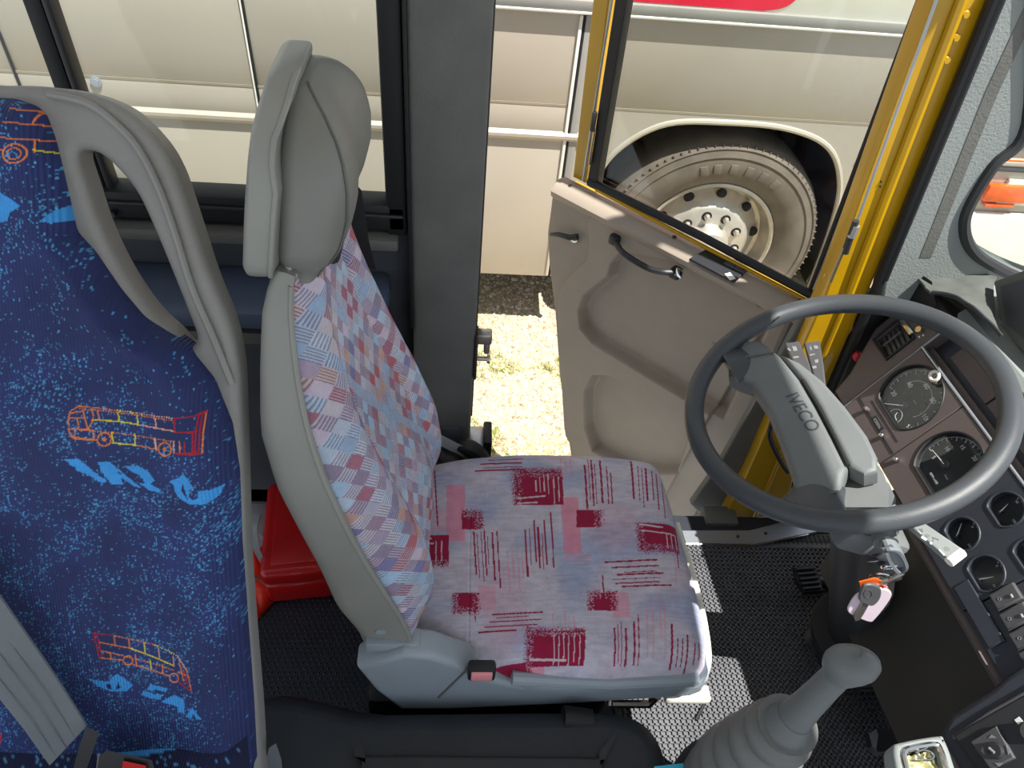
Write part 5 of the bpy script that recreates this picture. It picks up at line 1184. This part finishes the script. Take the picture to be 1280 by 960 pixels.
MB().cyl(PC2.px(1290, 915, 0), PC2.px(1290, 915, .012), .014, n=20).done('round_knob', m_black, con)
MB().cyl((.955, .62, .36), (.955, .56, .30), .05, n=20).done('console_vent_pipe', m_blackp, con)
# lower side of the console down to the floor
MB().box((1.06, .32, .15), (.10, .50, .30), .02).done('console_foot', m_blackp, con)
# ashtray / chrome framed tray in the sun
PT = Plane(P(1155, 940, z=.62), _n((1, .12, 0)), _n((-.12, 1, 0)), (0, 0, 1))
tr = thing('chrome_ashtray', 'chrome-rimmed ashtray with crumpled pale foil in the sun at the bottom right', 'ashtray', PT.o)
def pt(*q, h=0): return PT.uv(q[0], q[1], h)
oo = smooth_path([(*pt(*q), 0) for q in ((1116, 935), (1126, 928), (1172, 920), (1180, 925), (1190, 950), (1196, 985), (1160, 1000), (1126, 998), (1120, 965))], 4, True)[:, :2]
ii = smooth_path([(*pt(*q), 0) for q in ((1128, 942), (1140, 936), (1166, 932), (1173, 938), (1180, 960), (1182, 985), (1138, 990), (1132, 965))], 4, True)[:, :2]
flat('tray_body', [oo, ii], PT, .035, .006, m_hood, tr, h=-.014, res=3)
MB().tube([PT.w(a, b, .004) for a, b in ii], .004, 8, True).done('chrome_rim', m_chrome, tr)
flat('tray_base', [ii], PT, .004, .001, m_black, tr, h=-.028)
Nf = 40; u_ = np.linspace(ii[:, 0].min() + .004, ii[:, 0].max() - .004, Nf); v_ = np.linspace(ii[:, 1].min() + .004, ii[:, 1].max() - .004, Nf)
UU, VV = np.meshgrid(u_, v_, indexing='ij')
Gf = PT.o + UU[..., None] * PT.u + VV[..., None] * PT.v + (-.020 + .018 * np.abs(vnoise(UU * 160 + 60, VV * 160 + 60, 14) - .5) * 2)[..., None] * PT.n
m_foil = material('pale_foil', (200, 198, 160), .3, metal=.35, var=.3, vscale=60)
grid_mesh('crumpled_foil', Gf, m_foil, tr, back=(0, 0, -.004))
p = PT.px(1157, 944, .002); MB().tube([p + np.array((.011 * math.cos(t), .006 * math.sin(t), 0)) for t in np.linspace(0, 6.283, 20, endpoint=False)], .0015, 6, True).done('lighter_ring', m_chrome, tr)
MB().box(PT.o + (0.01, -.02, -.32), (.05, .05, .58), .01).done('tray_post', m_blackp, tr)

# ================================================================== PEDALS, ENGINE COVER, GEAR LEVER
pdl = thing('accelerator_pedal', 'black ribbed pedal at the foot of the column beside the mat', 'pedal', P(1012, 722, z=.02))
pp = [P(*q, z=.06) for q in ((993, 708), (1018, 706), (1026, 724), (1028, 738), (1006, 740), (996, 724))]
MB().raw(*loft_vf([pp, [p - (0, 0, .015) for p in pp]])).done('pedal_pad', m_black, pdl)
for k in range(5):
    a = P(996 + k * 2, 712 + k * 6, z=.063); b = P(1018 + k * 2, 710 + k * 6, z=.063); MB().tube([a, b], .004, 6).done('pad_rib', m_blackp, pdl)
MB().tube([P(1014, 724, z=.05), P(1045, 735, z=.02)], .012, 8).done('pedal_arm', m_black, pdl)
pd2 = thing('brake_pedal', 'dark pedal pad low beside the gear lever with a pale worn corner', 'pedal', P(1110, 925, z=.02))
pp = [P(*q, z=.10) for q in ((1086, 916), (1094, 910), (1128, 912), (1132, 936), (1098, 940), (1090, 932))]
MB().raw(*loft_vf([pp, [p - (0, 0, .02) for p in pp]])).done('pedal_pad', m_blackp, pd2)
MB().raw(*loft_vf([[P(*q, z=.103) for q in ((1086, 917), (1095, 911), (1098, 918), (1095, 938), (1090, 932))], [P(*q, z=.09) for q in ((1086, 917), (1095, 911), (1098, 918), (1095, 938), (1090, 932))]])).done('worn_edge', m_belt, pd2)
MB().cyl(P(1110, 925, z=.09), P(1118, 920, z=.0), .012).done('pedal_stem', m_black, pd2)
gt = thing('pedal_gaiter', 'small black ribbed rubber gaiter on the floor left of the column', 'gaiter', P(1028, 800, z=0))
pth = [P(1030 , 802, z=z) for z in np.linspace(.0, .09, 14)]; MB().tube([np.array(P(1030, 806, z=0)) + (0, 0, z) for z in np.linspace(0, .10, 14)], [.052 - .0015 * k + (.005 if k % 2 else 0) for k in range(14)], 20).done('gaiter', m_blackp, gt)
# floor strip right of the mat
MB().box((1.0, .5, .006), (.16, .9, .012), .003).done('footwell_mat', m_floor, flo)
MB().tube([P(x, y, z=.014) for x, y in ((870, 900), (880, 880), (868, 868))], .004, 6).done('mat_cord', m_black, mt)

eng = thing('engine_cover', 'black moulded engine cover in the foreground beside the driver seat', 'cover', (.03, .25, 0))
PE = Plane((0, 0, .30), (1, 0, 0), (0, 1, 0), (0, 0, 1))
eo = smooth_path([(-.34, .492, 0), (-.10, .494, 0), (.20, .497, 0), (.28, .496, 0), (.335, .482, 0), (.365, .445, 0), (.372, .38, 0), (.375, .20, 0), (.37, .05, 0), (.30, .02, 0), (-.30, .02, 0), (-.34, .03, 0)], 6, True)[:, :2]
flat('cover_body', [eo], PE, .30, .035, m_engine, eng, h=-.13, res=5)
eo2 = smooth_path([(-.13, .405, 0), (-.12, .417, 0), (.10, .415, 0), (.245, .412, 0), (.258, .40, 0), (.262, .2, 0), (-.135, .2, 0)], 4, True)[:, :2]
flat('lid_panel', [eo2], PE, .02, .006, m_blackp, eng, h=.022, res=3)
MB().tube([(.20, .482, .312), (.25, .480, .305)], [.02, .018], 12).done('cover_catch', m_black, eng)
MB().box((.0, .25, .08), (.62, .36, .16), .02).done('cover_base', m_black, eng)
hg = MB(); hg.raw(*loft_vf([[P(a, b, y=.37), P(c, d, y=.37), P(c, d, y=.40), P(a, b, y=.40)] for a, b, c, d in ((336, 935, 345, 929), (331, 962, 352, 950), (334, 990, 354, 980))])); hgo = hg.done('hinge_cap', m_belt, eng)
pcr = thing('blue_paper', 'corner of a bright light-blue paper lying on the engine cover', 'paper', P(840, 957, z=.326))
MB().raw(*loft_vf([[P(*q, z=.335) for q in ((818, 958), (854, 954), (860, 980), (812, 982))], [P(*q, z=.332) for q in ((818, 958), (854, 954), (860, 980), (812, 982))]])).done('paper_sheet', m_cyan, pcr)

gs = thing('gear_lever', 'grey gear lever with rounded knob above a ribbed rubber boot', 'gear lever', (.50, .39, 0))
k0 = P(1058, 832, d=.90); kb_ = P(1010, 880, d=.96); b0 = P(985, 905, d=.99); b1 = P(930, 958, d=1.12); b2_ = P(915, 1010, d=1.22)
path = smooth_path([b2_, b1, b0], 30); rr = []
n_p = len(path)
for i in range(n_p):
    t = i / (n_p - 1); base = .092 * (1 - t) ** 1.1 + .034 * (1 - (1 - t) ** 1.1)
    rr.append(base + .012 * (1 - .45 * t) * (abs(math.sin(t * math.pi * 8.5)) ** .6 * 2 - 1))
MB().tube(path, rr, 32).done('boot', m_boot, gs, ang=50)
MB().tube(smooth_path([b0 - (b0 - b1) * .04, b0, b0 + (kb_ - b0) * .35], 4), [.035, .035, .035, .034, .031, .029, .027, .025, .024], 28).done('boot_collar', m_hub, gs)
MB().tube([b0 + (kb_ - b0) * .2, kb_, kb_ + (k0 - kb_) * .5, k0], [.024, .020, .018, .017], 24).done('lever_shaft', m_hub, gs)
# knob: rounded mushroom form
ku_ = _n(k0 - kb_); kx = _n(np.array((1, -.35, 0)) - np.dot((1, -.35, 0), ku_) * ku_); ky = np.cross(ku_, kx)
rings = []
for t, (a, b) in zip((-.022, -.016, -.006, .004, .014, .021, .026, .029), ((.018, .018), (.022, .020), (.028, .023), (.031, .025), (.030, .023), (.025, .019), (.015, .011), (.003, .003))):
    rings.append([k0 + ku_ * (t + .006 * math.cos(q)) + kx * (a * math.cos(q) + .003) + ky * b * math.sin(q) for q in np.linspace(0, 2 * math.pi, 32, endpoint=False)])
kn = MB().raw(*loft_vf(rings)).done('knob', m_hub, gs, ang=70)
PKn = Plane(k0 + ku_ * .0275 + kx * .012, kx, ky, ku_)
text('shift_pattern', '1 3 5\n2 4 R', PKn, -.006, 0, .0018, .005, m_char, kn, ang=1.2)
MB().cyl((b2_[0], b2_[1] + .0, .0), (b2_[0], b2_[1], b2_[2] + .02), .11, n=28).done('boot_base', m_blackp, gs)
